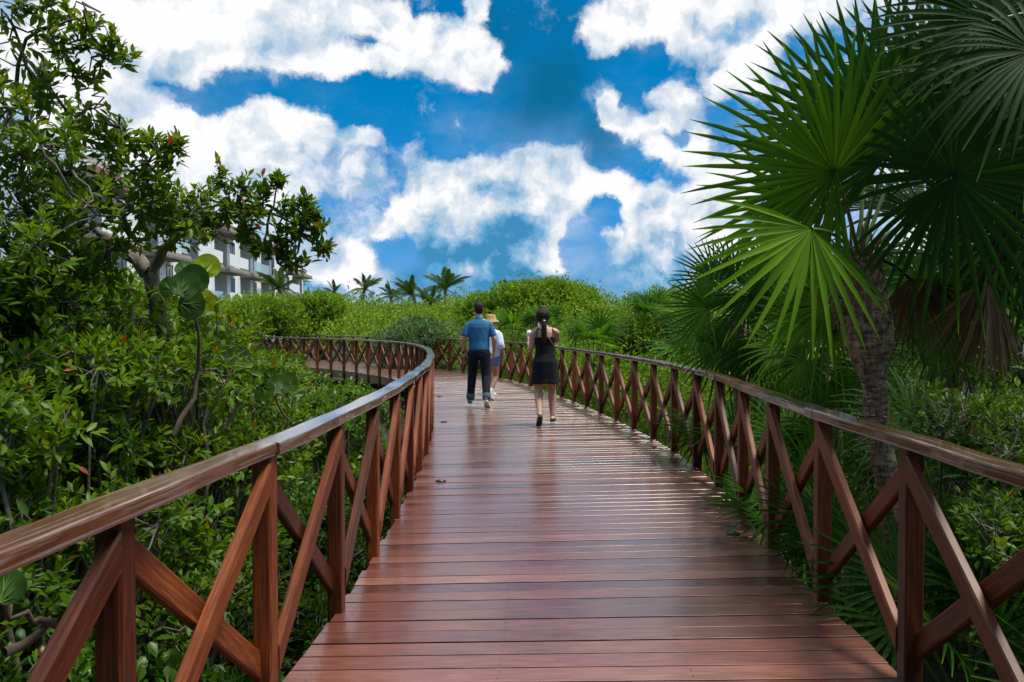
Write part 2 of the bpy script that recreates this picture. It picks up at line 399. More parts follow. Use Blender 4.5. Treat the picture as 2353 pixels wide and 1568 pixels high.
# joists and edge beams under the boards
for poly, sg in ((LP, 1), (RP, -1)):
    for i in range(0, len(poly)-20, 20):
        p, q = poly[i], poly[i+20]; t = (q-p).normalized(); n = Vector((t.y, -t.x, 0))*sg
        for offn in (.02, .85):
            beam(deck, p+n*offn+Vector((0, 0, -.135)), q+n*offn+Vector((0, 0, -.135)), .05, .19, n, .15)
for i in range(20, len(LP)-20, 50):      # piles down to the mud
    p = LP[i]; beam(deck, p+Vector((.12, 0, -.04)), p+Vector((.12, 0, -1.3)), .12, .12, (1, 0, 0), .1)
for i in range(20, len(RP)-20, 50):
    p = RP[i]; beam(deck, p+Vector((-.14, 0, -.04)), p+Vector((-.14, 0, -1.3)), .12, .12, (1, 0, 0), .1)
do = deck.build('boardwalk', MAT['deck']); setp(do, kind='structure')
# screws: two small heads per board over each joist line, left, middle, right
scr = MB()
for i in range(nl-1):
    if sta[i][0] > 9: break
    a = samp(LP, sta[i][0]); b = samp(RP, sr[i]); d = samp(LP, sta[i+1][0])
    tw = (d-a)
    for t in (.03, .34, .66, .97):
        for q in (.27, .73):
            c = a.lerp(b, t) + tw*q + Vector((0, 0, .0035)); r = .0042
            ring = [c + Vector((r*math.cos(x*PI/3), r*math.sin(x*PI/3), 0)) for x in range(6)]
            scr.add(ring, [(0, 1, 2, 3, 4, 5)])
so_ = scr.build('screw_heads', simple('screw_steel', (.16, .13, .12), .4, .5, .1, 30, .6), do)
# ------------------------------------------------------------------ railings
def railing(name, poly, out, s0, s1, label, sp=.975, phase=0, rev=False):
    root = empty(name, poly[int(s0/.05)], label, 'railing')
    n = int((s1-s0)/sp); H = 1.0
    posts = [samp(poly, s0+i*sp) for i in range(n+1)]
    for i, p in enumerate(posts):
        t = (samp(poly, s0+i*sp+.1)-samp(poly, max(0, s0+i*sp-.1))).normalized(); nr = Vector((t.y, -t.x, 0))*out
        mb = MB(); q = p + nr*.012
        beam(mb, q+Vector((0, 0, -.30)), q+Vector((0, 0, H-.051)), .075, .075, nr, random.uniform(.1, .8), .007)
        mb.build('post', MAT['rail'], root)
        if i < n:
            p2 = posts[i+1]; t2 = (p2-p).normalized(); n2 = Vector((t2.y, -t2.x, 0))*out
            for k, (pa, pb) in enumerate(((p, p2), (p2, p))):
                dd = (pb-pa).normalized(); o2 = n2*(.012 + (-.024 if (k == 0) ^ rev else .024))
                A = pa + dd*.034 + o2 + Vector((0, 0, .13 if 1 else 0)); B = pb - dd*.036 + o2 + Vector((0, 0, H-.075))
                # sloping ends are hidden against the posts: mitred by extending into them
                mb = MB(); tone = random.uniform(.15, .85)
                brace(mb, A, B, dd, .082, .038, n2, tone)
                mb.build('brace', MAT['rail'], root)
    # cap: pieces of two bays with slightly sawn, wavy edges
    i = 0
    while i < n:
        k = min(2, n-i) if random.random() < .8 else 1
        mb = MB(); sec = []; m = k*8; tone = random.uniform(.2, .8)
        a0, a1 = s0+i*sp, s0+(i+k)*sp
        wv = [random.uniform(-.012, .012) for _ in range(4)]
        for j in range(m+1):
            s = a0 + (a1-a0)*j/m
            # straight pieces hung between posts, eased towards the curve
            f = (s-s0)/sp; b = min(n-1, int(f+1e-6)); fr = f-b
            ch = posts[b].lerp(posts[min(n, b+1)], fr); cu = samp(poly, s); c = ch.lerp(cu, .12)
            t = (samp(poly, s+.12)-samp(poly, max(0, s-.12))).normalized(); nr = Vector((t.y, -t.x, 0))*out
            u = j/m
            wl = .053 + wv[0]*math.sin(u*PI*2+i) + .010*mnoise.noise(Vector((s*2.3, out*7, 1)))
            wr = .053 + wv[1]*math.sin(u*PI*3+i*2) + .010*mnoise.noise(Vector((s*2.3, out*7, 5)))
            z = H + .005*mnoise.noise(Vector((s*1.7, 3, out)))
            sec.append((c + nr*.012 + Vector((0, 0, z)), nr, wl, wr))
        sec[0] = (sec[0][0] + (sec[1][0]-sec[0][0])*.01, *sec[0][1:]); sec[-1] = (sec[-1][0] - (sec[-1][0]-sec[-2][0])*.01, *sec[-1][1:])
        prof = [(-1, -.010), (-.97, -.003), (-.88, 0), (.88, 0), (.97, -.003), (1, -.010), (1, -.040), (.93, -.048), (-.93, -.048), (-1, -.040)]
        V = []; F = []; U = []; off = random.random()*80
        for (c, nr, wl, wr) in sec:
            for (x, z) in prof: V.append(c + nr*(x*(wr if x > 0 else wl)) + Vector((0, 0, z)))
        P_ = len(prof); acc = 0.
        ln = (a1-a0)/m
        for q in range(P_):
            r = (q+1) % P_; d = math.dist((prof[q][0]*.062, prof[q][1]), (prof[r][0]*.062, prof[r][1]))
            for j in range(m):
                F.append((j*P_+q, (j+1)*P_+q, (j+1)*P_+r, j*P_+r)); U.append([(off+ln*j, off+acc), (off+ln*(j+1), off+acc), (off+ln*(j+1), off+acc+d), (off+ln*j, off+acc+d)])
            acc += d
        F.append(tuple(range(P_))); F.append(tuple(m*P_+q for q in range(P_-1, -1, -1)))
        for z_ in (0, 1): U.append([(off+prof[q][0]*.06, off+prof[q][1]) for q in range(P_)])
        mb.add(V, F, U, tone)
        ob = mb.build('handrail', MAT['cap'], root)
        i += k
    return root
def brace(mb, A, B, dd, wd, th, nside, tone):
    """sloping bar whose two ends are cut upright, flush with the posts"""
    up = Vector((0, 0, 1)); sl = (B-A); hx = sl.dot(dd); sz = sl.z/hx; hh = wd/2*math.sqrt(1+sz*sz)
    if A.z-hh < .03: pass
    A = A + up*(hh*.55); B = B - up*(hh*.95)
    if B.z+hh > .945: B.z = .951-hh
    V = []; c = .006
    for q in (A, B):
        for (z, y) in ((-hh, -th/2+c), (-hh+c*1.5, -th/2), (hh-c*1.5, -th/2), (hh, -th/2+c), (hh, th/2-c), (hh-c*1.5, th/2), (-hh+c*1.5, th/2), (-hh, th/2-c)):
            V.append(q + up*z + nside*y)
    F = []; U = []; off = random.random()*60; acc = 0; ln = sl.length
    dd_ = (c, wd, c, th, c, wd, c, th)
    for i in range(8):
        j = (i+1) % 8; d = dd_[i]
        F.append((i, j, 8+j, 8+i)); U.append([(off, acc+off), (off, acc+d+off), (off+ln, acc+d+off), (off+ln, acc+off)]); acc += d
    F.append(tuple(range(7, -1, -1))); F.append(tuple(range(8, 16))); U += [[(off, off)]*8]*2
    mb.add(V, F, U, tone)
# phases chosen so that the posts stand where the photograph shows them
def arcY(poly, y):
    return min(range(60*20 if len(poly) > 1200 else len(poly)), key=lambda i: abs(poly[i].y-y))*.05
sL = arcY(LP, 2.03) - .975*3; sR = arcY(RP, 3.2) - .975*3
sL = max(0.02, sL); sR = max(.02, sR)
railing('boardwalk_railing', LP, -1, sL, LT-.3, 'varnished brown wooden railing with crossed braces along the inner, left-hand edge of the boardwalk', rev=False)
railing('boardwalk_railing', RP, 1, sR, RT-.3, 'varnished brown wooden railing with crossed braces along the outer, right-hand edge of the boardwalk', rev=False)
# deck lights
mdl = simple('light_metal', (.02, .022, .024), .35, .5, .1, 40, .7)
mgl = simple('light_glass', (.05, .09, .10), .08, .6, .1, 40)
DL = [(1683,1230,'round black deck light nearest the right railing in the foreground'), (1013,1108,'round black deck light at the left edge'),
 (1020,971,'small black deck light at the left edge just ahead of the nearest left one'), (1010,912,'small black deck light beside the left railing level with the woman in black'),
 (1484,1010,'black deck light beside the palmetto leaves poking through the right railing'), (1320,929,'small black deck light at the right edge just right of the woman in black'),
 (1219,886,'small black deck light at the right edge just left of the woman in black'), (1060,845,'tiny black deck light at the far right edge beyond the man in blue')]
for (x, y, lb) in DL:
    Y = CAMZ*FD/(y-745); p = P(x, y, Y); p.z = .003
    r = empty('deck_light', p, lb, 'deck light', 'deck lights set into the boards')
    for nm, prof, mt in (('rim', [(.050, 0), (.050, .004), (.044, .008), (.030, .009), (.030, .001)], mdl), ('lens', [(.0295, .002), (.0295, .0105), (.022, .014), (0.0005, .015)], mgl)):
        mb = MB(); V = []; F = []; K = 20
        for (rr, z) in prof:
            for k_ in range(K): V.append(p + Vector((rr*math.cos(2*PI*k_/K), rr*math.sin(2*PI*k_/K), z)))
        for a_ in range(len(prof)-1):
            for k_ in range(K): F.append((a_*K+k_, a_*K+(k_+1) % K, (a_+1)*K+(k_+1) % K, (a_+1)*K+k_))
        mb.add(V, F); mb.build(nm, mt, r, smooth=True)

# ------------------------------------------------------------------ leaves
def leafmat(name, stops, rough=.45, trans=.38, spec=.28):
    m, nt = newmat(name); b = NB(nt)
    t = b.attr('tone').outputs['Fac']
    col = b.ramp(t, stops)
    p = b.pbsdf(Base_Color=col, Roughness=rough); p.inputs['Specular IOR Level'].default_value = spec
    tr = b.n('ShaderNodeBsdfTranslucent')
    tcol = b.mix(1.0, col, (1.6, 1.45, .5), 'MULTIPLY'); b.l(tcol, tr.inputs[0])
    mx = b.n('ShaderNodeMixShader'); mx.inputs[0].default_value = trans; b.l(p.outputs[0], mx.inputs[1]); b.l(tr.outputs[0], mx.inputs[2])
    b.out(mx.outputs[0]); return m
RED = (.30, .055, .012)
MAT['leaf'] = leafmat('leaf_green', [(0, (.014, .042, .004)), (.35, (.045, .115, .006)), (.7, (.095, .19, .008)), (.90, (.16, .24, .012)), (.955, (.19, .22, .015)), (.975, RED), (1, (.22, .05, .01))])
MAT['paddle'] = leafmat('leaf_paddle', [(0, (.020, .062, .006)), (.4, (.045, .13, .010)), (.8, (.12, .22, .015)), (1, (.20, .25, .02))], .36)
MAT['grape'] = leafmat('leaf_sea_grape', [(0, (.018, .060, .008)), (.5, (.035, .10, .010)), (.8, (.14, .26, .012)), (1, (.36, .40, .012))], .55, .4)
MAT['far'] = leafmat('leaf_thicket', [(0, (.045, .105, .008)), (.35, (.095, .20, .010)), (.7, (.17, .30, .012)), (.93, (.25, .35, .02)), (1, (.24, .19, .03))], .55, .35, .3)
MAT['grey'] = leafmat('leaf_grey_green', [(0, (.055, .115, .045)), (1, (.13, .23, .08))], .6, .25, .2)
MAT['palm'] = leafmat('palm_leaf', [(0, (.010, .038, .006)), (.4, (.022, .080, .008)), (.75, (.055, .155, .010)), (.93, (.15, .33, .015)), (1, (.24, .15, .02))], .55, .5, .12)
MAT['palmdry'] = leafmat('palm_leaf_dry', [(0, (.045, .026, .014)), (.5, (.13, .075, .035)), (1, (.30, .21, .12))], .6, .2, .2)
MAT['bark'] = simple('bark_grey', (.13, .115, .10), .85, .2, .35, 30, 0, .5)
MAT['twig'] = simple('twig_bark', (.10, .075, .055), .8, .2, .3, 40)
MAT['stem'] = simple('petiole_green', (.10, .17, .03), .5, .3, .2, 20)
rng = np.random.default_rng(7)
class LM:                                # array mesh builder for foliage
    def __init__(s): s.V = []; s.F = []; s.T = []; s.n = 0
    def add(s, V, F, T):
        """V (k,3), F (m,4) quads (a triangle repeats its last vertex), T (k,)"""
        s.V.append(V); s.F.append(F + s.n); s.T.append(T); s.n += len(V)
    def mesh(s, name, mat):
        V = np.concatenate(s.V); F = np.concatenate(s.F); T = np.concatenate(s.T)
        tri = F[:, 2] == F[:, 3]
        cnt = np.where(tri, 3, 4); tot = int(cnt.sum())
        keep = np.ones_like(F, bool); keep[tri, 3] = False
        li = F[keep].astype(np.int32)
        me = bpy.data.meshes.new(name); me.vertices.add(len(V)); me.loops.add(tot); me.polygons.add(len(F))
        me.vertices.foreach_set('co', V.astype(np.float32).ravel()); me.loops.foreach_set('vertex_index', li)
        st = np.zeros(len(F), np.int32); st[1:] = np.cumsum(cnt)[:-1]
        me.polygons.foreach_set('loop_start', st)
        a = me.attributes.new('tone', 'FLOAT', 'POINT'); a.data.foreach_set('value', T.astype(np.float32))
        me.materials.append(mat); me.update(calc_edges=True); return me
    def build(s, name, mat, parent=None):
        me = s.mesh(name, mat); o = bpy.data.objects.new(name, me); COL.objects.link(o)
        if parent is not None: o.parent = parent
        return o
def leaf_template(kind):
    """a leaf along +X with a folded midrib and a slight droop, length 1"""
    if kind == 'pointed': xs = [0, .28, .62, 1]; ws = [0, .17, .175, 0]
    elif kind == 'paddle': xs = [0, .38, .78, 1]; ws = [0, .20, .29, .10]
    elif kind == 'round': xs = [0, .22, .65, .95]; ws = [0, .40, .50, .2]
    elif kind == 'tiny':
        V = np.array([(0, 0, 0), (.5, .26, .05), (1, 0, -.05), (.5, -.26, .05)], float); return V, np.array([(0, 1, 2, 3)])
    V = [(0, 0, 0)]
    for x, w_ in list(zip(xs, ws))[1:-1]:
        dz = -.16*x*x; V += [(x, w_, dz+w_*.32), (x, 0, dz), (x, -w_, dz+w_*.32)]
    if ws[-1] > 0:
        x = xs[-1]; w_ = ws[-1]; dz = -.16*x*x; V += [(x, w_, dz+.02), (x+.04, 0, dz), (x, -w_, dz+.02)]
        F = [(0, 1, 2, 2), (0, 2, 3, 3), (1, 4, 5, 2), (2, 5, 6, 3), (4, 7, 8, 5), (5, 8, 9, 6)]
    else:
        V.append((1, 0, -.16)); F = [(0, 1, 2, 2), (0, 2, 3, 3), (1, 4, 5, 2), (2, 5, 6, 3), (4, 7, 5, 5), (5, 7, 6, 6)]
    return np.array(V, float), np.array(F)
def frames(d, roll):
    """rotation matrices whose X axis is d (n,3), rolled"""
    d = d/np.linalg.norm(d, axis=1, keepdims=True)
    ref = np.tile(np.array([0, 0, 1.]), (len(d), 1)); ref[np.abs(d[:, 2]) > .95] = (0, 1, 0)
    y = np.cross(ref, d); y /= np.linalg.norm(y, axis=1, keepdims=True); z = np.cross(d, y)
    c = np.cos(roll)[:, None]; s_ = np.sin(roll)[:, None]
    return np.stack([d, y*c+z*s_, z*c-y*s_], axis=2)
def put_leaves(lm, kind, pos, dirs, size, tone, roll=.5):
    V, F = LT_[kind]; n = len(pos)
    Rm = frames(dirs, rng.normal(0, roll, n))
    W = np.einsum('nij,kj->nki', Rm, V)*size[:, None, None] + pos[:, None, :]
    FF = F[None] + (np.arange(n)*len(V))[:, None, None]
    lm.add(W.reshape(-1, 3), FF.reshape(-1, 4), np.repeat(tone, len(V)))
LT_ = {k_: leaf_template(k_) for k_ in ('pointed', 'paddle', 'round', 'tiny')}
def unit(n): v = rng.normal(size=(n, 3)); return v/np.linalg.norm(v, axis=1, keepdims=True)
def sprigs(lm, kind, pos, dirs, nl=9, ls=.065, stem=.10, tone=None, spread=1.0, red=.012):
    """rosettes of leaves at twig tips; pos (n,3) tips, dirs (n,3)"""
    n = len(pos)
    if tone is None: tone = rng.uniform(.15, .8, n)
    dirs = dirs/np.linalg.norm(dirs, axis=1, keepdims=True)
    for k_ in range(nl):
        u = k_/max(1, nl-1)              # 0 lowest leaf .. 1 the tip
        side = unit(n); side -= dirs*np.sum(side*dirs, 1, keepdims=True); side /= np.linalg.norm(side, axis=1, keepdims=True)+1e-6
        d = dirs*(.25+.85*u) + side*(1.1-.55*u)*spread + np.array([0, 0, .18])
        p = pos - dirs*stem*(1-u) + side*.004
        sz = ls*(1.05-.35*u)*rng.uniform(.7, 1.25, n)
        t = np.clip(tone*.75 + rng.uniform(-.12, .16, n) + .14*u, 0, .94)
        if red: t = np.where(rng.random(n) < red, rng.uniform(.965, 1, n), t)
        put_leaves(lm, kind, p, d, sz, t, .6)
def tube(V, F, pts, rad, sides=6):
    pts = [Vector(p) for p in pts]; k0 = len(V)
    for i, p in enumerate(pts):
        t = (pts[min(i+1, len(pts)-1)] - pts[max(i-1, 0)]).normalized()
        a = t.cross(Vector((.31, .92, .2))).normalized(); b = t.cross(a)
        for k_ in range(sides):
            an = 2*PI*k_/sides; V.append(p + (a*math.cos(an)+b*math.sin(an))*rad[i])
    for i in range(len(pts)-1):
        for k_ in range(sides):
            q = (k_+1) % sides; F.append((k0+i*sides+k_, k0+i*sides+q, k0+(i+1)*sides+q, k0+(i+1)*sides+k_))
def bez(a, b, sag, n=6, jit=.0):
    a = Vector(a); b = Vector(b); out = []
    for i in range(n+1):
        t = i/n; p = a.lerp(b, t) + Vector(sag)*math.sin(PI*t)
        if jit and 0 < i < n: p += Vector((random.gauss(0, jit), random.gauss(0, jit), random.gauss(0, jit)))
        out.append(p)
    return out
def wobj(name, V, F, mat, parent, smooth=True):
    me = bpy.data.meshes.new(name); me.from_pydata([tuple(v) for v in V], [], F); me.materials.append(mat)
    if smooth: me.polygons.foreach_set('use_smooth', [True]*len(F))
    me.update(); o = bpy.data.objects.new(name, me); COL.objects.link(o); o.parent = parent; return o
GZ = -.75                                # the mangrove floor
def woody(name, base, clumps, label, cat, group=None, kind='pointed', mat='leaf', ls=.065, nl=9, dens=1.0, tone=(.2, .8), trunk_r=.05,
          stems=None, red=.012, up=.5, inner=.45, twigs=True, stem=.10, bark='bark', fork=None, cut=None):
    """a shrub or tree: trunk, limbs to every clump, leaf rosettes over and inside the clumps.
    clumps: (centre, radius[, n]) in world coordinates"""
    base = Vector(base); root = empty(name, base, label, cat, group)
    V = []; F = []; lm = LM(); fork = Vector(fork) - base if fork is not None else None
    cl = [(Vector(c[0])-base, c[1]) for c in clumps]
    if fork is not None: cl.sort(key=lambda q: (q[0]-fork).length)
    done = []
    for i, (c, r) in enumerate(cl):
        if fork is not None:             # each limb grows out of the nearest one already there
            st = min([fork]+done, key=lambda q: (q-c).length + .35*(q-fork).length); done.append(c)
        else: st = Vector((random.gauss(0, .06), random.gauss(0, .06), 0))
        rr = (.007+.03*r)*max(.35, 1-.4*(c-fork).length) if fork is not None else trunk_r*random.uniform(.3, .55)
        if r > .02:
            pts = bez(st, c, (random.gauss(0, .08), random.gauss(0, .08), random.uniform(-.05, .15)), 7, .02)
            tube(V, F, pts, [rr*(1-.75*q/7)+.002 for q in range(8)], 6)
        n = max(8, int(dens*r*r*(560 if fork is not None else 520)*(.065/ls)**1.2))
        if fork is not None and c.z+base.z > 2.45: n = max(5, int(n*(.55 if c.z+base.z < 2.7 else .36)))
        u = unit(n); rad = r*(inner + (1-inner)*rng.random(n)**.45)
        u2 = u*np.array([1, 1, .85]); pos = np.array(c) + u2*rad[:, None]
        dirs = u*.8 + np.array([0, 0, up]) + rng.normal(0, .25, (n, 3))
        if cut is not None:
            kp = cut(pos + np.array(base)); pos = pos[kp]; dirs = dirs[kp]; n = len(pos)
            if n == 0: continue
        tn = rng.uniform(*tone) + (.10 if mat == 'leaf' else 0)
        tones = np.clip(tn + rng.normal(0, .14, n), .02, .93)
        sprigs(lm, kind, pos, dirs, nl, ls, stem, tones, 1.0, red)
        if twigs:
            for q in range(0, n, 2):
                p = Vector(pos[q]); m_ = c.lerp(p, .35) + Vector((random.gauss(0, .02), random.gauss(0, .02), -.03))
                tube(V, F, [c if q % 3 else c.lerp(st, .15), m_, p], [.006, .0042, .0022], 4)
    if fork is not None:
        tube(V, F, bez((0, 0, 0), fork, (.05, .05, 0), 8, .015), [trunk_r*(1.15-.45*q/8) for q in range(9)], 9)
    wobj('trunk' if cat == 'tree' else 'stems', V, F, MAT[bark], root)
    cr_ = lm.build('crown' if cat == 'tree' else 'leaves', MAT[mat], root)
    return root
def domes(c, r, top, n=9, flat=.8):
    """clumps that make up one round bush: centre (x,y), radius, height of its top"""
    out = []; cz = top - r*flat
    for i in range(n):
        a = 2.399*i + random.uniform(-.4, .4); q = math.sqrt((i+.4)/n)*.72*r
        z = cz + r*flat*.62*math.sqrt(max(0, 1-(q/r)**2)) - random.uniform(0, .25)*r
        out.append((Vector((c[0]+q*math.cos(a), c[1]+q*math.sin(a), z)), r*random.uniform(.36, .5)))
    for i in range(n//2+1):
        a = 2.4*i + 1; out.append((Vector((c[0]+.6*r*math.cos(a), c[1]+.6*r*math.sin(a), max(GZ+.3, cz - r*.55))), r*.42))
    return out
def copy_thing(src, loc, rz=0, sc=1, label=None, group=None):
    o = src.copy(); COL.objects.link(o); o.location = loc; o.rotation_euler = (0, 0, rz); o.scale = (sc,)*3
    if label: o['label'] = label
    if group: o['group'] = group
    for ch in list(src.children):
        c = ch.copy(); COL.objects.link(c); c.parent = o
        for g in ch.children:
            d = g.copy(); COL.objects.link(d); d.parent = c
    return o
# ---- left: keep the foliage off the walkway
LA = np.array([(p.x, p.y) for p in LP[::4]]); RA = np.array([(p.x, p.y) for p in RP[::4]])
def left_ok(pos, marg=.16):
    o = np.argsort(LA[:, 1]); xl = np.interp(pos[:, 1], LA[o, 1], LA[o, 0])
    return (pos[:, 0] < xl-marg) | (pos[:, 2] < -.25)
def right_ok(pos, marg=.16):
    o = np.argsort(RA[:, 1]); xr = np.interp(pos[:, 1], RA[o, 1], RA[o, 0])
    return (pos[:, 0] > xr+marg) | (pos[:, 2] < -.25)
random.seed(11)
# the big buttonwood tree that leans over from the left
def PC(lst): return [(P(x, y, Y), r) for (x, y, Y, r) in lst]
main = PC([(30,60,3.7,.20),(110,75,3.7,.10),(215,55,3.8,.07),(60,150,3.8,.22),(170,160,3.8,.09),(250,125,3.8,.085),(20,250,3.8,.30),(115,225,3.9,.18),(180,300,4.0,.16),(245,285,4.0,.12),(250,330,4.0,.12),
 (60,350,3.9,.34),(150,400,4.0,.28),(340,375,4.2,.14),(240,430,4.2,.26),(390,360,4.2,.07),(330,460,4.3,.25),(60,480,4.0,.36),(180,520,4.2,.26),(400,455,4.3,.18),(300,545,4.4,.2),(440,500,4.3,.16),(50,600,4.0,.36),(160,610,4.3,.28),(395,530,4.4,.17),(330,400,4.3,.16),
 (160,30,3.8,.09),(190,90,3.8,.08),(268,88,3.8,.06),(215,180,3.9,.09),(140,110,3.8,.09),(95,15,3.7,.09),(285,125,3.9,.05),(205,245,3.9,.11),(285,315,4.1,.09),(345,320,4.2,.06),(400,330,4.2,.05),(30,10,3.7,.14),(100,190,3.8,.12),(470,455,4.4,.11),(250,600,4.4,.2),(120,330,3.5,.16),(90,540,3.4,.2),(200,470,3.6,.16)])
T1 = woody('buttonwood_tree', P(430, 1250, 4.9), main, 'big overhanging tree at the left edge, its airy green crown against the clouds', 'tree', fork=P(345, 625, 4.7), trunk_r=.062,
      ls=.066, nl=9, dens=.85, tone=(.45, .9), red=.008, stem=.08, cut=left_ok)
ov = PC([(505,400,4.6,.085),(555,430,4.6,.10),(610,425,4.6,.08),(640,410,4.6,.04),(520,470,4.6,.12),(590,480,4.6,.13),(650,470,4.6,.09),(700,465,4.6,.07),(690,520,4.6,.12),(730,530,4.6,.08),(745,565,4.6,.06),(640,545,4.6,.11),(680,600,4.6,.08),(650,590,4.6,.07),(560,540,4.6,.09),(600,570,4.6,.05),(480,520,4.6,.12),(710,490,4.6,.05)])
# its reaching limb is a second set of limbs on the same trunk
V = []; F = []; b0 = Vector(T1.location)
A = P(345, 625, 4.7)-b0; B = P(275, 575, 4.7)-b0; C_ = P(180, 515, 4.6)-b0; Dq = P(540, 490, 4.6)-b0; E_ = P(690, 535, 4.6)-b0
tube(V, F, bez(A, B, (0, 0, .02), 6, .008), [.05-.003*i for i in range(7)], 8)
tube(V, F, bez(B, C_, (0, 0, .05), 6, .01), [.032-.003*i for i in range(7)], 7)
tube(V, F, bez(A, P(440, 520, 4.6)-b0, (0, 0, .04), 6, .01), [.034-.002*i for i in range(7)], 7)
tube(V, F, bez(P(440, 520, 4.6)-b0, Dq, (0, 0, .02), 6, .008), [.022-.001*i for i in range(7)], 7)
tube(V, F, bez(Dq, E_, (0, 0, .05), 8, .01), [.016-.0014*i for i in range(9)], 6)
tube(V, F, bez(P(60, 90, 3.7)-b0, P(215, 35, 3.8)-b0, (0, 0, .02), 6, .01), [.009-.0008*i for i in range(7)], 6)
tube(V, F, bez(C_, P(60, 90, 3.7)-b0, (-.15, 0, 0), 8, .02), [.018-.0013*i for i in range(9)], 6)
lm = LM()
for (c, r) in ov:
    c = c-b0; q = min((Dq.lerp(E_, t/6) for t in range(7)), key=lambda z_: (z_-c).length)
    tube(V, F, bez(q, c, (0, 0, -.03), 4, .008), [.009, .008, .006, .005, .004], 5)
    n = max(8, int(r*r*1250)); u = unit(n); pos = np.array(c) + u*r*(rng.random(n)[:, None]**.4)
    sprigs(lm, 'pointed', pos, u*.7+np.array([.2, 0, .45])+rng.normal(0, .25, (n, 3)), 8, .068, .07, np.clip(rng.normal(.65, .16, n), .05, .9), 1.0, .025)
    for k_ in range(n): tube(V, F, [c, c.lerp(Vector(pos[k_]), .5)+Vector((0, 0, -.01)), Vector(pos[k_])], [.005, .0035, .002], 4)
wobj('limb', V, F, MAT['bark'], T1); lm.build('foliage', MAT['leaf'], T1)
# ---- left shrubs, one by one
def bush(x, y, top, r, label, kind='pointed', mat='leaf', ls=.065, dens=1., tone=(.2, .75), nl=9, n=9, ok=left_ok, red=.008, name='mangrove_shrub', flat=.85, up=.5, trunk_r=.04, group=None):
    return woody(name, (x, y, GZ), domes((x, y), r, top, n, flat), label, 'shrub', group, kind, mat, ls, nl, dens, tone, trunk_r, red=red, cut=ok, up=up)
bush(-1.95, 2.5, .95, .55, 'dark green shrub crowding the left railing in the near corner', ls=.075, dens=.9, tone=(.1, .5))
bush(-2.5, 3.4, 1.35, .75, 'dense pointed-leaf shrub left of the railing below the big overhanging tree', ls=.075, tone=(.15, .6), dens=1.0)
bush(-1.75, 3.5, .86, .5, 'bright green shrub beside the second and third left posts', ls=.07, tone=(.35, .75))
bush(-2.7, 4.6, 1.5, .8, 'tall leafy shrub with light green tips under the sea grape leaves', ls=.07, tone=(.4, .85), dens=1.1)
bush(-1.8, 4.7, .92, .55, 'green shrub with glossy leaves left of the railing above the rail line', ls=.07, tone=(.25, .7))
bush(-1.95, 5.9, 1.05, .6, 'shrub of mixed green leaves left of the bend in the railing', ls=.07, tone=(.3, .75))
bush(-3.0, 6.1, 1.62, .85, 'tall olive green shrub behind the round sea grape leaves', ls=.075, tone=(.3, .8))
bush(-1.8, 7.2, .86, .5, 'low shrub of rounded yellow-green leaves next to the left railing', 'paddle', 'paddle', .07, .9, (.2, .7), 8)
bush(-2.7, 7.7, 1.35, .7, 'shrub with reddish leaf tips in front of the distant railing bend', ls=.075, tone=(.35, .85), red=.03)
bush(-1.85, 8.8, .84, .6, 'paddle-leaved shrub leaning against the left railing halfway to the bend', 'paddle', 'paddle', .075, .9, (.3, .8), 8)
bush(-3.0, 9.4, 1.2, .8, 'bright yellow-green shrub below the far stretch of railing', ls=.085, tone=(.45, .9), red=.02)
bush(-2.3, 10.6, .70, .7, 'rounded paddle-leaved shrub nearest the inside of the boardwalk bend', 'paddle', 'paddle', .08, .9, (.35, .85), 8)
bush(-3.4, 12.4, .45, .95, 'low green shrub inside the bend beneath the far railing', 'paddle', 'paddle', .09, .7, (.3, .8), 8)
bush(-2.7, 13.2, .30, .7, 'low dark shrub tucked in the crook of the boardwalk bend', ls=.09, dens=.7, tone=(.3, .8))
bush(-4.3, 8.0, 1.7, 1.1, 'broad tall shrub at the left behind the reddish-tipped one', ls=.085, dens=.7, tone=(.3, .8))
bush(-4.2, 5.0, 1.9, 1.2, 'large dark shrub at the far left under the overhanging tree', ls=.085, dens=.7, tone=(.2, .6))
bush(-3.6, 3.0, 1.7, 1.0, 'tall dark shrub cut by the left edge of the photo', ls=.085, dens=.7, tone=(.15, .55))
bush(-5.2, 11.0, 1.6, 1.3, 'wide pale green bush left of the far railing end', ls=.11, dens=.5, tone=(.4, .9))
bush(-1.55, 1.75, .12, .42, 'low round-leaved shrub under the nearest left rail, seen between its braces', 'paddle', 'paddle', .075, 1., (.1, .7), 8)
bush(-1.45, 2.75, .35, .42, 'round-leaved shrub showing between the second and third left posts', 'paddle', 'paddle', .07, 1., (.1, .6), 8)
bush(-1.55, 4.1, .38, .45, 'dark low shrub behind the third left post', ls=.06, tone=(.1, .5))
bush(-1.5, 5.2, .35, .42, 'low shrub behind the fourth left post', 'paddle', 'paddle', .065, 1., (.2, .6), 8)
bush(-1.22, 5.4, .12, .40, 'low glossy shrub crowding the foot of the left railing past the middle posts', ls=.06, tone=(.1, .5))
bush(-1.25, 6.9, .15, .42, 'low shrub at the foot of the left railing before the bend', 'paddle', 'paddle', .06, .9, (.1, .6), 8)
bush(-1.35, 8.5, .12, .45, 'low shrub hugging the outside of the left railing at the bend', ls=.065, tone=(.15, .6))
bush(-1.5, 10.1, .1, .5, 'low leafy shrub under the far turn of the left railing', ls=.07, tone=(.2, .6))
bush(-2.0, 3.75, 1.52, .42, 'leafy upright shrub covering the grey trunk of the overhanging tree', ls=.07, tone=(.4, .75))
bush(-2.1, 3.15, 1.32, .42, 'bright leafy shrub in the lower left, above the second left post', ls=.07, tone=(.45, .8), red=.01)
bush(-1.3, 3.4, -.05, .45, 'low dark shrub at deck level behind the second left post', 'paddle', 'paddle', .065, .9, (.05, .45), 8)
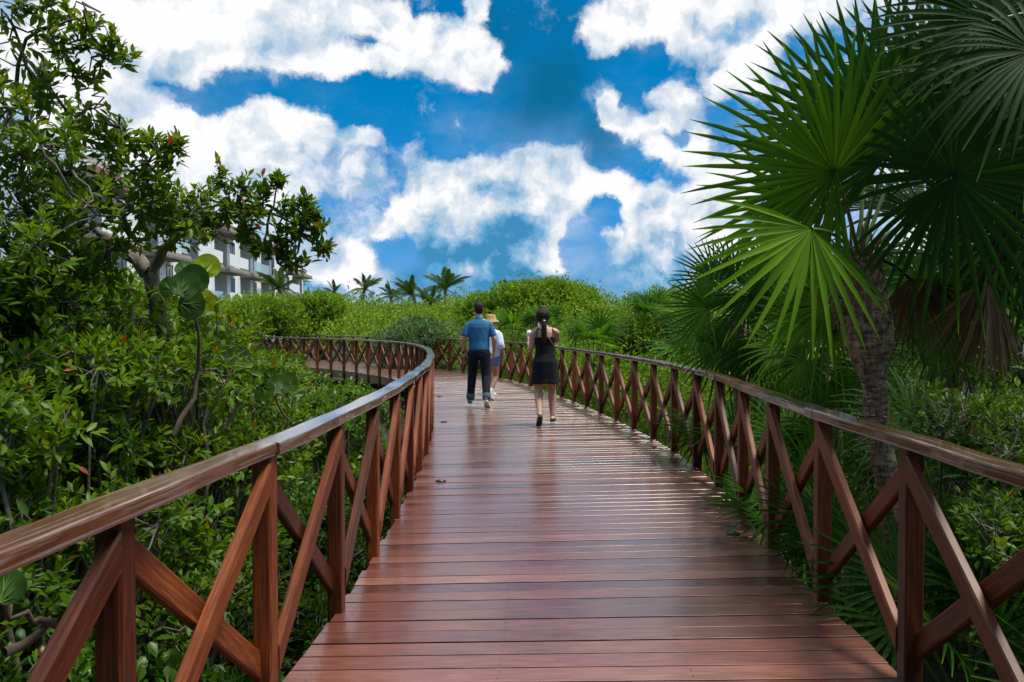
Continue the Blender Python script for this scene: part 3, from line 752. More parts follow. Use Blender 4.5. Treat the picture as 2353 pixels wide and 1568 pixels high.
bush(-1.35, 4.7, -.1, .5, 'low dark shrub at deck level behind the middle left posts', ls=.06, tone=(.05, .4))
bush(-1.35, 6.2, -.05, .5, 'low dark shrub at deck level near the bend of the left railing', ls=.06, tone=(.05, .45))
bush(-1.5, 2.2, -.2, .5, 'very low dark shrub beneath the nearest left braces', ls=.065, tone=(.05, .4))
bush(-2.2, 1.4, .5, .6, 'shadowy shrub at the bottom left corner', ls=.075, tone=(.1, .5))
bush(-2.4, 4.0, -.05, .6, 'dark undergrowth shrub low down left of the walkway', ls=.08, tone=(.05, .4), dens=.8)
bush(-1.95, 4.25, 1.5, .5, 'upright bright green shrub hiding the lower trunk of the big overhanging tree', ls=.07, tone=(.45, .85), red=.01)
bush(-2.5, 4.3, 1.85, .65, 'tall green shrub merging with the crown of the overhanging tree', ls=.075, tone=(.3, .7))
bush(-3.0, 3.9, 2.1, .8, 'high dark shrub filling the left edge under the tree crown', ls=.08, tone=(.2, .6))
bush(-2.75, 5.4, 1.85, .7, 'olive shrub with upright shoots behind the tallest left shrub', ls=.075, tone=(.35, .75))
bush(-3.6, 6.6, 2.0, 1.0, 'broad shrub below the white building', ls=.085, dens=.8, tone=(.3, .75))
bush(-2.1, 4.9, 1.6, .55, 'leafy light green shrub just left of the round sea grape leaves', ls=.07, tone=(.4, .85))
bush(-2.45, 5.9, 1.68, .65, 'shrub with pale shoots right of the sea grape, below the white building', ls=.075, tone=(.45, .85), red=.02)
# sea grape with its round leaves
def sea_grape(base, leaves, label):
    root = empty('sea_grape', base, label, 'plant'); V = []; F = []
    top = sum((Vector(l_[0]) for l_ in leaves), Vector())/len(leaves) - Vector(base)
    tube(V, F, bez((0, 0, 0), top-Vector((0, 0, .1)), (.05, .1, 0), 8, .01), [.014-.001*i for i in range(9)], 6)
    for (p, rad, nrm, tn) in leaves:
        p = Vector(p)-Vector(base); nrm = Vector(nrm).normalized(); c0 = top - Vector((0, 0, .1))
        ax = (p-c0); ax = (ax - nrm*ax.dot(nrm)).normalized(); sd_ = nrm.cross(ax)
        b_ = p - ax*rad*.85; tube(V, F, [c0, c0.lerp(b_, .6)+Vector((0, 0, .02)), b_], [.005, .004, .003], 5)
        lm_ = LM(); K = 26; vv = [p - ax*rad*.6]; 
        for ring in (.5, 1.0):
            for k_ in range(K):
                a = 2*PI*k_/K; rr = rad*ring*(1 - .16*math.exp(-((a-PI)**2)/.10))*(1+.02*math.sin(3*a+rad*40))
                q = p + ax*rr*math.cos(a)*.96 + sd_*rr*math.sin(a)*1.05 + nrm*(.10*rad*ring*ring*math.cos(2*a) + .05*rad*ring*abs(math.sin(a*1)) + .03*rad*ring*math.sin(5*a))
                vv.append(q)
        ff = [(0, 1+k_, 1+(k_+1) % K, 1+(k_+1) % K) for k_ in range(K)] + [(1+k_, 1+K+k_, 1+K+(k_+1) % K, 1+(k_+1) % K) for k_ in range(K)]
        lm_.add(np.array([tuple(q) for q in vv]), np.array(ff), np.full(len(vv), tn))
        o = lm_.build('leaf', MAT['grape'], root); o.data.polygons.foreach_set('use_smooth', [True]*len(o.data.polygons))
        # raised pale veins
        vV = []; vF = []
        e0 = p - ax*rad*.84
        for k_, (aa, l_) in enumerate(((0, 1.5), (.55, 1.05), (-.55, 1.05), (1.0, .8), (-1.0, .8), (.3, 1.0), (-.3, 1.0))):
            s0 = e0 if k_ < 5 else p - ax*rad*.25
            s1 = s0 + (ax*math.cos(aa)+sd_*math.sin(aa))*rad*l_*(1 if k_ < 5 else .8)
            md = s0.lerp(s1, .5); tube(vV, vF, [s0+nrm*.002, md + nrm*.003, s1+nrm*rad*.06], [.0022, .0016, .0008], 4)
        wobj('vein', vV, vF, MAT['stem'], o)
    wobj('stem', V, F, MAT['twig'], root)
Yg = 3.6
def gl(x, y, r, nx, nz, tn, Y=Yg): return (P(x, y, Y), r, (nx, -1, nz), tn)
sea_grape(P(400, 1000, 3.7), [gl(475,612,.062,.1,.25,.88,3.72),gl(445,642,.072,-.1,.1,.35,3.62),gl(423,655,.064,.1,.3,.25,3.5),gl(440,700,.066,.05,.1,.30,3.55),gl(470,690,.050,.3,.0,.95,3.66),gl(385,660,.05,-.4,.2,.5,3.7),gl(425,618,.045,.4,.6,.45,3.8)],
   'sea grape with five overlapping round leaves, two glowing yellow-green, in front of the white building')
sea_grape(P(500, 1000, 4.6), [gl(520,825,.07,.2,.7,.5,4.6),gl(490,850,.08,-.3,.8,.35,4.5),gl(550,815,.06,.4,.7,.5,4.7)], 'small sea grape with three round leaves low in the left shrubs')
sea_grape(P(640, 1050, 5.4), [gl(640,885,.075,.5,.3,.4,5.4),gl(608,900,.07,-.2,.4,.3,5.3),gl(662,875,.065,.2,.2,.5,5.5),gl(620,865,.06,-.5,.3,.3,5.6)], 'sea grape with broad dark round leaves left of the railing bend')
sea_grape(P(10, 1500, 1.9), [gl(18,1300,.035,-.2,.2,1.0,1.9),gl(12,1350,.045,.2,.5,.4,1.85),gl(28,1340,.03,.3,-.2,.3,1.95)], 'sea grape at the bottom left edge with one bright yellow round leaf')
# ------------------------------------------------------------------ fan palms
def fan(lm, hub, ax, nrm, Rr, nseg=46, spread=2.75, droop=.12, tone=.4, wd=.034, split=.38, tonej=.06, cup=.15, tip=True):
    """one palmate leaf blade"""
    hub = Vector(hub); ax = Vector(ax).normalized(); nrm = Vector(nrm); nrm = (nrm - ax*nrm.dot(ax)).normalized(); sd_ = nrm.cross(ax)
    T = [0, .12, split, .6, .82, 1.0]; 
    for k_ in range(nseg):
        a = -spread + 2*spread*k_/(nseg-1) + random.gauss(0, .012)
        d = ax*math.cos(a) + sd_*math.sin(a); tn = nrm.cross(d)
        ln = Rr*(1 - .22*abs(a/spread)**2.2)*random.uniform(.93, 1.04)
        inner = ln*split*(spread*2/nseg)*.52
        W = [.0015, inner*.35, max(inner, wd*.35), wd*.5*Rr/.8, wd*.34*Rr/.8, .001]
        lift = random.gauss(0, .02); dr = droop*random.uniform(.4, 1.6); vs = []; tw = random.gauss(0, .18)
        for t, w_ in zip(T, W):
            c = hub + d*ln*t + nrm*(ln*(cup*t*(1-t) + lift*t)) - Vector((0, 0, 1))*ln*dr*t**2.6
            w3 = (tn*math.cos(tw*t) + nrm*math.sin(tw*t))
            vs += [c + w3*w_ + nrm*w_*.45, c, c - w3*w_ + nrm*w_*.45]
        ff = []
        for i in range(len(T)-1):
            ff += [(3*i, 3*i+3, 3*i+4, 3*i+1), (3*i+1, 3*i+4, 3*i+5, 3*i+2)]
        tt = np.clip(np.full(len(vs), tone + random.gauss(0, tonej)), 0, .93)
        if tip and random.random() < .35: tt[-3:] = 1.0
        lm.add(np.array([tuple(v) for v in vs]), np.array(ff), tt)
def frond(root, crown, hub, Rr, nrm, tone=.4, mat='palm', ax=None, **k):
    b0 = Vector(root.location); crown = Vector(crown)-b0; hub = Vector(hub)-b0
    a = (Vector(ax) if ax is not None else hub-crown)
    lm = LM(); fan(lm, hub, a, nrm, Rr, tone=tone, **k)
    o = lm.build('frond', MAT[mat], root)
    V = []; F = []; tube(V, F, bez(crown, hub, (0, 0, .05), 6), [.014, .012, .011, .010, .009, .009, .011], 7)
    wobj('petiole', V, F, MAT['stem'] if mat == 'palm' else MAT['palmdry'], o)
    return o
def ptrunk(root, pts, rad, name='trunk', sides=14, rough=.006, mat=None):
    V = []; F = []; b0 = Vector(root.location); pts = [Vector(p)-b0 for p in pts]
    # resample
    P2 = []; R2 = []
    for i in range(len(pts)-1):
        m_ = 10
        for q in range(m_): P2.append(pts[i].lerp(pts[i+1], q/m_)); R2.append(rad[i]+(rad[i+1]-rad[i])*q/m_)
    P2.append(pts[-1]); R2.append(rad[-1]); tube(V, F, P2, R2, sides)
    V = [v + Vector((mnoise.noise(v*14)*rough*2, mnoise.noise(v*14+Vector((5, 0, 0)))*rough*2, 0)) for v in V]
    return wobj(name, V, F, mat or MAT['ptrunk'], root)
def pmat():
    m, nt = newmat('palm_trunk'); b = NB(nt); tc = b.n('ShaderNodeTexCoord').outputs['Object']
    nz = b.noise(b.mapping(tc, (9, 9, 30)), 1.6, 6, .7); nz2 = b.noise(b.mapping(tc, (30, 30, 5)), 2, 5, .7)
    f = b.math('ADD', b.math('MULTIPLY', nz, .6), b.math('MULTIPLY', nz2, .4))
    col = b.ramp(f, [(.36, (.030, .020, .015)), (.46, (.13, .085, .055)), (.54, (.32, .23, .155)), (.68, (.54, .41, .29))])
    p = b.pbsdf(Base_Color=col, Roughness=.9); p.inputs['Specular IOR Level'].default_value = .15; b.l(b.bump(f, .9, .02), p.inputs['Normal']); b.out(p.outputs[0]); return m
MAT['ptrunk'] = pmat(); MAT['fibre'] = simple('palm_fibre', (.16, .105, .07), .9, .1, .4, 60, 0, .6)
random.seed(5)
YP = 4.3
TA = empty('thatch_palm', P(2080, 1400, YP), 'large thatch palm with huge green fan leaves and shaggy trunk beside the right railing', 'tree')
TA.location.z = GZ
ptrunk(TA, [Vector((P(2090,1400,YP).x, YP, GZ)), P(2072,1340,YP), P(2045,1150,YP), P(2018,980,YP), P(2008,870,YP), P(1995,790,YP), P(1990,730,YP), P(1982,640,YP), P(1965,590,YP)],
       [.078, .070, .060, .058, .066, .128, .132, .10, .05])
def shag(root, crown, n, r0, r1, z0, z1, mat='fibre', ln=.16):
    """old leaf bases and fibre strips round the upper trunk"""
    V = []; F = []; b0 = Vector(root.location); c = Vector(crown)-b0
    for i in range(n):
        a = random.uniform(0, 2*PI); z = random.uniform(z0, z1); u = Vector((math.cos(a), math.sin(a), 0)); t = Vector((-u.y, u.x, 0))
        rr = r0 + (r1-r0)*(z-z0)/(z1-z0); p = c + u*rr + Vector((0, 0, z)); l_ = ln*random.uniform(.4, 1.3); out = random.uniform(.1, .7); w_ = random.uniform(.004, .016)
        dz = random.choice((1, 1, -.7)); q = p + u*l_*out*.6 + Vector((0, 0, l_*.8*dz)) + t*random.gauss(0, .02)
        m_ = p.lerp(q, .5) + u*.012; k0 = len(V)
        V += [p+t*w_, p-t*w_, m_+t*w_*.9, m_-t*w_*.9, q+t*w_*.25, q-t*w_*.25, p+u*.008, m_+u*.008]
        F += [(k0, k0+2, k0+7, k0+6), (k0+6, k0+7, k0+3, k0+1), (k0+2, k0+4, k0+5, k0+7), (k0+7, k0+5, k0+3, k0+3)[:3], (k0+1, k0+3, k0+2, k0)]
    return setp(wobj('trunk_fibre', V, F, MAT[mat], root, False), kind='stuff')
crA = P(1975, 600, YP)
shag(TA, crA, 150, .12, .06, -.36, .02)
shag(TA, P(1998, 800, YP), 90, .085, .108, -.05, .18, 'ptrunk', .06)
shag(TA, P(2010, 930, YP), 60, .060, .068, -.25, .12, 'ptrunk', .03)
cv = lambda hub, up=.25, sx=0.: (Vector((0, 0, CAMZ))-Vector(hub)).normalized() + Vector((sx, 0, up))
for (x, y, Y, rp, tone, up, sx, sp_, dr, ax, ns) in [(1917,397,4.0,350,.62,.15,.1,2.25,.05,(-.85,0,.45),38),(2040,354,4.25,385,.40,.05,.0,2.4,.04,(-.1,.1,1),42),(2191,408,3.75,350,.18,.15,-.2,2.95,.16,(.3,-.2,.1),46),
                          (1864,527,3.85,315,.86,.30,.35,1.38,.06,(-.52,-.2,-.82),19),(1990,300,4.6,330,.42,.0,.2,2.0,.03,(-.3,0,1),34),(2130,500,4.7,300,.30,.1,-.1,2.6,.14,None,40),(1850,455,4.5,250,.68,-.1,.3,1.6,.05,(-1,0,.1),22),
                          (2300,520,4.5,280,.25,.2,0,2.8,.2,None,40),(2000,480,4.9,300,.32,0,0,2.3,.1,None,36),(2120,250,4.8,340,.2,.1,0,2.3,.05,(.2,0,1),36)]:
    h_ = P(x, y, Y); a_ = ax or (h_-crA).normalized()
    frond(TA, crA, h_, rp/FD*Y, cv(h_, up, sx), tone, ax=a_, nseg=ns, spread=sp_, droop=dr, wd=.030)
# two yellow-brown dying fronds hanging under the crown, one dry one
frond(TA, crA, P(2190, 600, 4.5), .50, cv(P(2190, 600, 4.5)), .35, ax=(.6, 0, -.8), nseg=34, spread=1.5, droop=.35, tonej=.12)
frond(TA, crA, P(2090, 640, 4.5), .42, (0, -1, .3), .30, 'palmdry', ax=(.3, 0, -1), nseg=26, spread=1.2, droop=.3, tonej=.1)
frond(TA, crA, P(1900, 700, 4.45), .42, (0, -1, .3), .6, ax=(-.8, 0, -.6), nseg=28, spread=1.6, droop=.35)
# palm standing just outside the frame on the right; its crown hangs in
TB = empty('thatch_palm', (3.1, 3.9, GZ), 'tall thatch palm whose crown hangs into the top right corner', 'tree')
crB = Vector((3.0, 3.9, 2.95))
ptrunk(TB, [(3.1, 3.9, GZ), (3.05, 3.9, .8), (3.0, 3.9, 2.2), crB], [.09, .08, .11, .05]); shag(TB, crB, 80, .11, .05, -.4, .02)
for (x, y, Y, rp, tone, ax, nr, sp_, dr) in [(2277,51,3.9,310,.12,(-.6,0,.35),(0,-1,.3),2.7,.08),(2330,190,4.1,330,.1,(-1,0,.1),(.1,-1,.5),2.6,.22),(2380,120,3.6,300,.16,(-.7,-.1,-.4),(.1,-1,.7),2.4,.3),
       (2200,180,4.6,280,.3,(-.8,.1,.3),(0,-1,.2),2.4,.1),(2360,330,4.2,330,.25,(-.6,0,-.6),(0,-1,.3),2.6,.25),(2330,20,4.4,300,.15,(-.8,.1,.2),(0,-1,.2),2.5,.05),(2400,480,4.4,300,.3,(-.3,0,-1),(0,-1,.3),2.2,.2)]:
    frond(TB, crB, P(x, y, Y), rp/FD*Y, nr, tone, ax=ax, nseg=44, spread=sp_, droop=dr)
frond(TB, crB, P(2270, 648, 4.0), .50, (0, -1, .1), .55, 'palmdry', ax=(.05, 0, -1), nseg=24, spread=.42, droop=.05, wd=.03, tonej=.25, tip=False)
frond(TB, crB, P(2245, 655, 4.1), .42, (0, -1, .1), .35, 'palmdry', ax=(-.6, 0, -1), nseg=10, spread=.4, droop=.1, wd=.03, tonej=.25, tip=False)
# smaller palms behind
def palm(name, base, crown, fans, label, tr=.07, nseg=34, mat=None):
    t = empty(name, (base[0], base[1], GZ), label, 'tree'); crown = Vector(crown)
    b_ = Vector((base[0], base[1], GZ)); ptrunk(t, [b_, b_.lerp(crown, .5)+Vector((.02, 0, 0)), b_.lerp(crown, .85), crown], [tr*1.1, tr, tr*1.35, tr*.6]); shag(t, crown, 60, tr*1.4, tr*.8, -.35, .02)
    for (x, y, Y, rp, tone, ax, dr) in fans:
        h_ = P(x, y, Y); frond(t, crown, h_, rp/FD*Y, cv(h_, .35, random.uniform(-.3, .3)), tone, ax=ax, nseg=nseg, spread=random.uniform(2.2, 2.8), droop=dr)
    return t
YB = 8.0
palm('thatch_palm', P(1705, 1000, YB)[:2], P(1700, 720, YB), [(1629,708,7.6,118,.45,(-.8,0,.5),.1),(1690,640,8.2,120,.35,(.0,0,1),.08),(1660,800,7.9,120,.45,(-.4,0,-1),.25),(1760,700,7.7,130,.25,(.7,0,.3),.2),(1740,800,7.8,130,.25,(.4,0,-.8),.3),
   (1640,645,8.2,115,.4,(-.5,0,.7),.1),(1790,620,8.6,130,.5,(.5,0,.8),.08),(1600,760,8.0,90,.55,(-1,0,-.2),.2),(1700,760,8.3,110,.1,(0,0,-1),.3),(1720,680,7.5,120,.12,(.2,0,-.3),.2)], 'mid-sized thatch palm farther off behind the right railing, with a slender shaggy trunk')
palm('thatch_palm', P(1915, 1100, 6.2)[:2], P(1905, 800, 6.2), [(1835,735,6.0,120,.55,(-.7,0,.4),.15),(1850,830,5.9,110,.45,(-.6,0,-.8),.3),(1960,740,6.3,120,.35,(.6,0,.6),.15),(1975,850,6.1,120,.45,(.5,0,-.8),.3),(1900,880,5.9,110,.4,(-.1,0,-1),.3),
   (1880,690,6.6,120,.4,(-.1,0,1),.1),(1800,800,6.2,110,.75,(-1,0,-.1),.25),(2010,800,6.0,110,.3,(1,0,.0),.25)], 'dark-trunked thatch palm close behind the shaggy trunk of the large palm')
palm('thatch_palm', P(2200, 1100, 6.5)[:2], P(2180, 700, 6.5), [(2110,640,6.2,140,.4,(-.7,0,.3),.2),(2250,640,6.3,150,.35,(.6,0,.4),.2),(2160,760,6.1,130,.5,(-.2,0,-1),.3),(2280,740,6.1,140,.55,(.7,0,-.5),.3),(2180,600,6.6,150,.3,(0,0,1),.1),(2070,720,6.3,130,.35,(-1,0,-.3),.3),(2330,700,6.0,130,.75,(.8,0,-.3),.3)],
   'thatch palm with hanging fans behind the brown dead frond on the right')
palm('thatch_palm', P(1830, 1000, 10.)[:2], P(1830, 690, 10.), [(1780,640,9.8,120,.4,(-.6,0,.6),.1),(1840,600,10,120,.35,(0,0,1),.1),(1900,650,9.9,120,.3,(.8,0,.4),.15),(1790,740,9.8,120,.2,(-.6,0,-.6),.3),(1880,740,9.8,120,.2,(.6,0,-.6),.3),(1960,620,10.3,130,.3,(.4,0,1),.1),(2040,640,10.3,130,.3,(.4,0,.8),.1)],
   'thatch palm half hidden behind the large pale fan leaf')
# palmettos: stemless fans at the foot of the right railing
def palmetto(x, y, z, n, Rr, label, tone=(.2, .5), lean=(0, 0), nseg=26, group=None):
    t = empty('palmetto', (x, y, GZ), label, 'plant', group)
    for i in range(n):
        a = 2*PI*i/n + random.uniform(-.4, .4); el_ = random.uniform(.25, 1.2)
        d = Vector((math.cos(a)*math.cos(el_)+lean[0], math.sin(a)*math.cos(el_)+lean[1], math.sin(el_))).normalized()
        hub = Vector((x, y, z)) + d*Rr*random.uniform(.5, .95)
        if not left_ok(np.array([hub]), .02)[0] and hub.x < .5: continue
        if hub.x > .5 and not right_ok(np.array([hub]), .05)[0]: hub.x += .25
        nr = Vector((0, 0, 1)) - d*.3 + Vector((random.gauss(0, .25), random.gauss(0, .25)-.35, 0))
        frond(t, (x, y, GZ+.05), hub, Rr*random.uniform(.8, 1.1), nr, random.uniform(*tone), ax=d, nseg=nseg, spread=random.uniform(1.7, 2.4), droop=random.uniform(.05, .3), wd=.028, split=.3)
    return t
palmetto(2.25, 8.3, .05, 8, .55, 'palmetto whose green fan leaves poke through the right railing over the deck edge', (.35, .6), (-.35, -.1))
palmetto(2.2, 5.9, -.15, 8, .55, 'palmetto with spiky leaves crossing the deck edge by the middle right posts', (.35, .6), (-.3, -.1))
palmetto(2.3, 3.9, -.3, 8, .6, 'dark palmetto behind the near right braces', (.2, .45))
palmetto(2.1, 4.9, -.2, 8, .6, 'palmetto under the right handrail left of the palm trunk', (.2, .5))
palmetto(2.4, 2.9, -.35, 8, .6, 'palmetto in the bottom right corner below the railing', (.2, .5))
palmetto(1.95, 2.55, -.55, 6, .4, 'small palmetto beside the nearest right post at deck level', (.3, .6))
palmetto(2.6, 6.9, .1, 8, .6, 'palmetto behind the right railing in front of the mid-sized palm', (.25, .55))
palmetto(3.0, 5.2, .3, 8, .65, 'tall palmetto left of the large palm trunk above the handrail', (.2, .5))
palmetto(3.3, 9.8, .2, 8, .6, 'palmetto at the base of the mid-sized palm', (.3, .6))
palmetto(-2.05, 2.35, .15, 7, .5, 'palmetto with folded green leaves at the left edge of the photo', (.25, .5), (-.2, 0))
# right shrubs
bush(3.0, 4.75, 1.18, .8, 'bushy mangrove with small glossy leaves right of the large palm trunk', ls=.055, tone=(.2, .55), dens=1.0, ok=right_ok, red=.004)
bush(2.55, 3.75, .75, .55, 'leafy shrub right of the palm trunk hugging the handrail', ls=.055, tone=(.2, .6), ok=right_ok, red=.004)
bush(3.6, 3.9, 1.25, .8, 'dark leafy shrub at the right edge under the dead frond', ls=.06, tone=(.15, .55), ok=right_ok)
bush(2.5, 2.9, .25, .55, 'low dark shrub behind the nearest right brace', ls=.06, tone=(.1, .45), ok=right_ok)
bush(4.2, 6.5, 1.9, 1.2, 'tall dark shrub at the back right between the palms', ls=.085, dens=.7, tone=(.15, .5), ok=right_ok)
bush(5.2, 5.0, 2.3, 1.4, 'large shadowy shrub at the right edge behind everything', ls=.09, dens=.7, tone=(.1, .45), ok=right_ok)
bush(3.4, 7.6, 1.25, .8, 'green shrub behind the dark-trunked palm', ls=.07, dens=.8, tone=(.2, .6), ok=right_ok)
bush(5.4, 9.0, 2.2, 1.5, 'broad dark tree-like shrub behind the mid-sized palm', ls=.1, dens=.6, tone=(.2, .55), ok=right_ok)
bush(6.8, 12.0, 2.6, 1.8, 'rounded bush right of the meadow beneath the palm tips', ls=.12, dens=.5, tone=(.25, .6), ok=right_ok)
bush(2.4, 7.4, .12, .5, 'low yellow-green shrub outside the right railing', 'paddle', 'paddle', .06, .8, (.2, .7), 8, ok=right_ok)

# unseen trees added behind the camera to block sky fill and darken the foreground
for (x, y, top, r, tr_, lb) in ((-2.9, -2.2, 4.6, 1.9, .10, 'added broad leafy tree, unseen, left of the boardwalk behind the viewpoint'), (3.3, -2.0, 4.8, 2.0, .10, 'added broad leafy tree, unseen, right of the boardwalk behind the viewpoint'),
        (-3.4, -6.0, 5.4, 2.4, .12, 'added tall tree, unseen, farther back on the left behind the viewpoint'), (4.0, -6.2, 5.6, 2.5, .12, 'added tall tree, unseen, farther back on the right behind the viewpoint'), (.4, -9.5, 5.8, 2.8, .14, 'added tall tree, unseen, blocking the sky behind the viewpoint')):
    woody('mangrove_tree', (x, y, GZ), domes((x, y), r, top, 14, 1.0), lb, 'tree', None, 'pointed', 'leaf', .13, 8, 1.1, (.2, .6), tr_, red=0, twigs=False, stem=.12)

# ------------------------------------------------------------------ ground
def ground():
    m, nt = newmat('mangrove_soil'); b = NB(nt); tc = b.n('ShaderNodeTexCoord').outputs['Object']
    n1_ = b.noise(tc, 1.3, 6, .65); n2_ = b.noise(tc, 12, 5, .7)
    f = b.math('ADD', b.math('MULTIPLY', n1_, .5), b.math('MULTIPLY', n2_, .5))
    col = b.ramp(f, [(.35, (.010, .010, .005)), (.5, (.022, .024, .010)), (.65, (.045, .045, .018))])
    p = b.pbsdf(Base_Color=col, Roughness=.9); b.l(b.bump(n2_, .6, .05), p.inputs['Normal']); b.out(p.outputs[0])
    mb = MB(); n = 60; V = []; F = []; S = 900.
    xs = [math.copysign(abs(t)**2.4, t)*S for t in np.linspace(-1, 1, n+1)]
    for y in xs:
        for x in xs: V.append((x, y, GZ + .05*mnoise.noise(Vector((x*.6, y*.6, 0)))))
    for j_ in range(n):
        for i_ in range(n): F.append((j_*(n+1)+i_, j_*(n+1)+i_+1, (j_+1)*(n+1)+i_+1, (j_+1)*(n+1)+i_))
    mb.add(V, F); o = mb.build('ground', m, smooth=True); setp(o, kind='structure')
ground()
# ------------------------------------------------------------------ grass and low growth of the meadow on the right
def on_deck(pos, marg=.25):
    """inside the strip of the walkway"""
    PA = np.array([(p.x, p.y) for p in LP[::8]]); PB = np.array([(p.x, p.y) for p in RP[::8]])
    out = np.zeros(len(pos), bool)
    for Q_ in (PA, PB):
        for a in Q_: out |= (pos[:, 0]-a[0])**2 + (pos[:, 1]-a[1])**2 < marg**2
    c = (PA[np.linspace(0, len(PA)-1, 90).astype(int)] + PB[np.linspace(0, len(PB)-1, 90).astype(int)])/2
    for a in c: out |= (pos[:, 0]-a[0])**2 + (pos[:, 1]-a[1])**2 < (1.25+marg)**2
    return out
def grass():
    lm = LM(); n = 52000
    y = 5 + 26*rng.random(n)**1.25; x = -4 + rng.random(n)*20
    xr = np.interp(y, *zip(*sorted((p.y, p.x) for p in RP[::10])))
    keep = (x > xr+.1) & (x < xr + 11); x, y = x[keep], y[keep]
    pos = np.stack([x, y, np.full_like(x, GZ)], 1); k_ = ~on_deck(pos, .1); pos = pos[k_]; n = len(pos)
    dist = pos[:, 1]; h = rng.uniform(.25, .62, n); wd_ = .004 + .0009*dist
    a = rng.uniform(0, 2*PI, n); lean = rng.normal(0, .16, (n, 2))
    sx, sy = np.cos(a)*wd_, np.sin(a)*wd_
    b1_ = pos + np.stack([sx, sy, sx*0], 1); b2_ = pos - np.stack([sx, sy, sx*0], 1)
    mid = pos + np.stack([lean[:, 0]*.4, lean[:, 1]*.4, h*.6], 1); m1_ = mid + np.stack([sx, sy, sx*0], 1)*.7; m2_ = mid - np.stack([sx, sy, sx*0], 1)*.7
    tp = pos + np.stack([lean[:, 0], lean[:, 1], h], 1)
    V = np.stack([b1_, b2_, m2_, m1_, tp], 1).reshape(-1, 3); base = (np.arange(n)*5)[:, None]
    F = np.concatenate([base+np.array([0, 1, 2, 3]), base+np.array([3, 2, 4, 4])]); t = np.clip(.45+.25*np.sin(pos[:, 0]*1.7)*np.cos(pos[:, 1]*1.3) + rng.normal(0, .2, n), 0, 1)
    lm.add(V, F, np.repeat(t, 5)); o = lm.build('grass', leafmat('grass_blade', [(0, (.04, .09, .012)), (.5, (.10, .17, .02)), (1, (.22, .24, .04))], .6, .3, .25)); setp(o, 'tall green and yellowish grass filling the marsh outside the right railing', 'grass', kind='stuff')
grass()
# ------------------------------------------------------------------ the thicket: one mass of low trees behind the far railing
topx = [-400, 0, 300, 560, 640, 700, 760, 830, 900, 960, 1010, 1060, 1100, 1150, 1190, 1225, 1260, 1300, 1340, 1380, 1420, 1450, 1480, 1510, 1560, 1600, 1700, 2000, 2800]
topy = [600, 610, 630, 655, 650, 654, 656, 664, 678, 678, 680, 664, 672, 668, 648, 640, 638, 644, 654, 678, 690, 682, 684, 672, 664, 668, 660, 650, 640]
Rline = np.array([(p.x, p.y) for p in RP[::6]])
def thicket(name, n, label, mask, mat='far', tone0=.42, seed=3, ls0=.0029, hmul=1.):
    """sprays of leaves over rounded crowns; the height follows the skyline of the photograph at about 40 m"""
    r_ = np.random.default_rng(seed); lm = LM()
    nb = 3600; by = 9 + 60*r_.random(nb)**1.3; bx = (r_.random(nb)-.5)*2*(by*.85+3)
    kp = mask(bx, by); bx, by = bx[kp], by[kp]
    px = 1176.5 + bx/by*FD; ty = np.interp(px, topx, topy)
    Hs = CAMZ + (745-ty)/FD*42                       # crown height at the skyline
    d = np.sqrt(((bx[:, None]-Rline[None, :, 0])**2 + (by[:, None]-Rline[None, :, 1])**2)).min(1)
    lowr = np.clip((bx - 1.5 - .0*by)/4, 0, 1)*np.clip((24-by)/12, 0, 1)*(bx < 14)   # meadow side
    f = np.clip(d/13, 0, 1)**.75
    near = np.interp(bx, [-6, 0, 3], [1.15, .8, .15])
    H = (near + (Hs-near)*f)*hmul; H = H*(1-.55*lowr) + r_.normal(0, .20, len(H))*(.4+f)
    # hold every crown under the skyline of the photo as seen from the walkway
    lim = CAMZ + (745-ty-6)/FD*by; H = np.minimum(H, np.maximum(lim, .2) + r_.normal(0, .012, len(H))*by)
    if seed == 9: H = np.where(bx > -.42*by, np.minimum(H, np.maximum(-.1, .62 - .022*by) - .1), H)
    rad = .40 + .024*by*r_.uniform(.5, 1.5, len(by)); tb = np.clip(tone0 + r_.normal(0, .19, len(by)), .05, .9)
    w_ = rad**2/(.35+by*.045)**2.0; w_ /= w_.sum(); cnt = r_.multinomial(n, w_)
    idx = np.repeat(np.arange(len(bx)), cnt); m_ = len(idx)
    u = r_.normal(size=(m_, 3)); u[:, 2] = np.abs(u[:, 2])*.9 - .25; u /= np.linalg.norm(u, axis=1, keepdims=True); u[:, 1] = np.where(r_.random(m_) < .6, -np.abs(u[:, 1]), u[:, 1])
    lump = 1 + .18*np.sin(u[:, 0]*7+idx) * np.cos(u[:, 2]*6+idx*2)
    rr = rad[idx]*lump*(.72 + .3*r_.random(m_)**.5)
    cz = H[idx] - rad[idx]*.9; pos = np.stack([bx[idx], by[idx], cz], 1) + u*rr[:, None]*np.array([1, 1, .9])
    spr = r_.random(m_) < .05; pos[spr, 2] += r_.random(spr.sum())**2*.018*pos[spr, 1]          # shoots that stand out of the crowns
    k_ = (pos[:, 2] > GZ) & ~(on_deck(pos, .25) & (pos[:, 2] < 2.2)); pos, u, idx = pos[k_], u[k_], idx[k_]; m_ = len(pos)
    dist = np.maximum(pos[:, 1], 8)
    ls = ls0*dist*r_.uniform(.7, 1.35, m_) + .018
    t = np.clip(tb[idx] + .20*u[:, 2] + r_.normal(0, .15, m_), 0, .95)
    for q in range(3):
        dd = u*.6 + unit(m_)*.9 + np.array([0, 0, .35])
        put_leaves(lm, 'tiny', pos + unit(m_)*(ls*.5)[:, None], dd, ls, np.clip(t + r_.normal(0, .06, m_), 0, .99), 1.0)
    o = lm.build(name, MAT[mat]); setp(o, label, 'thicket', kind='stuff'); return o
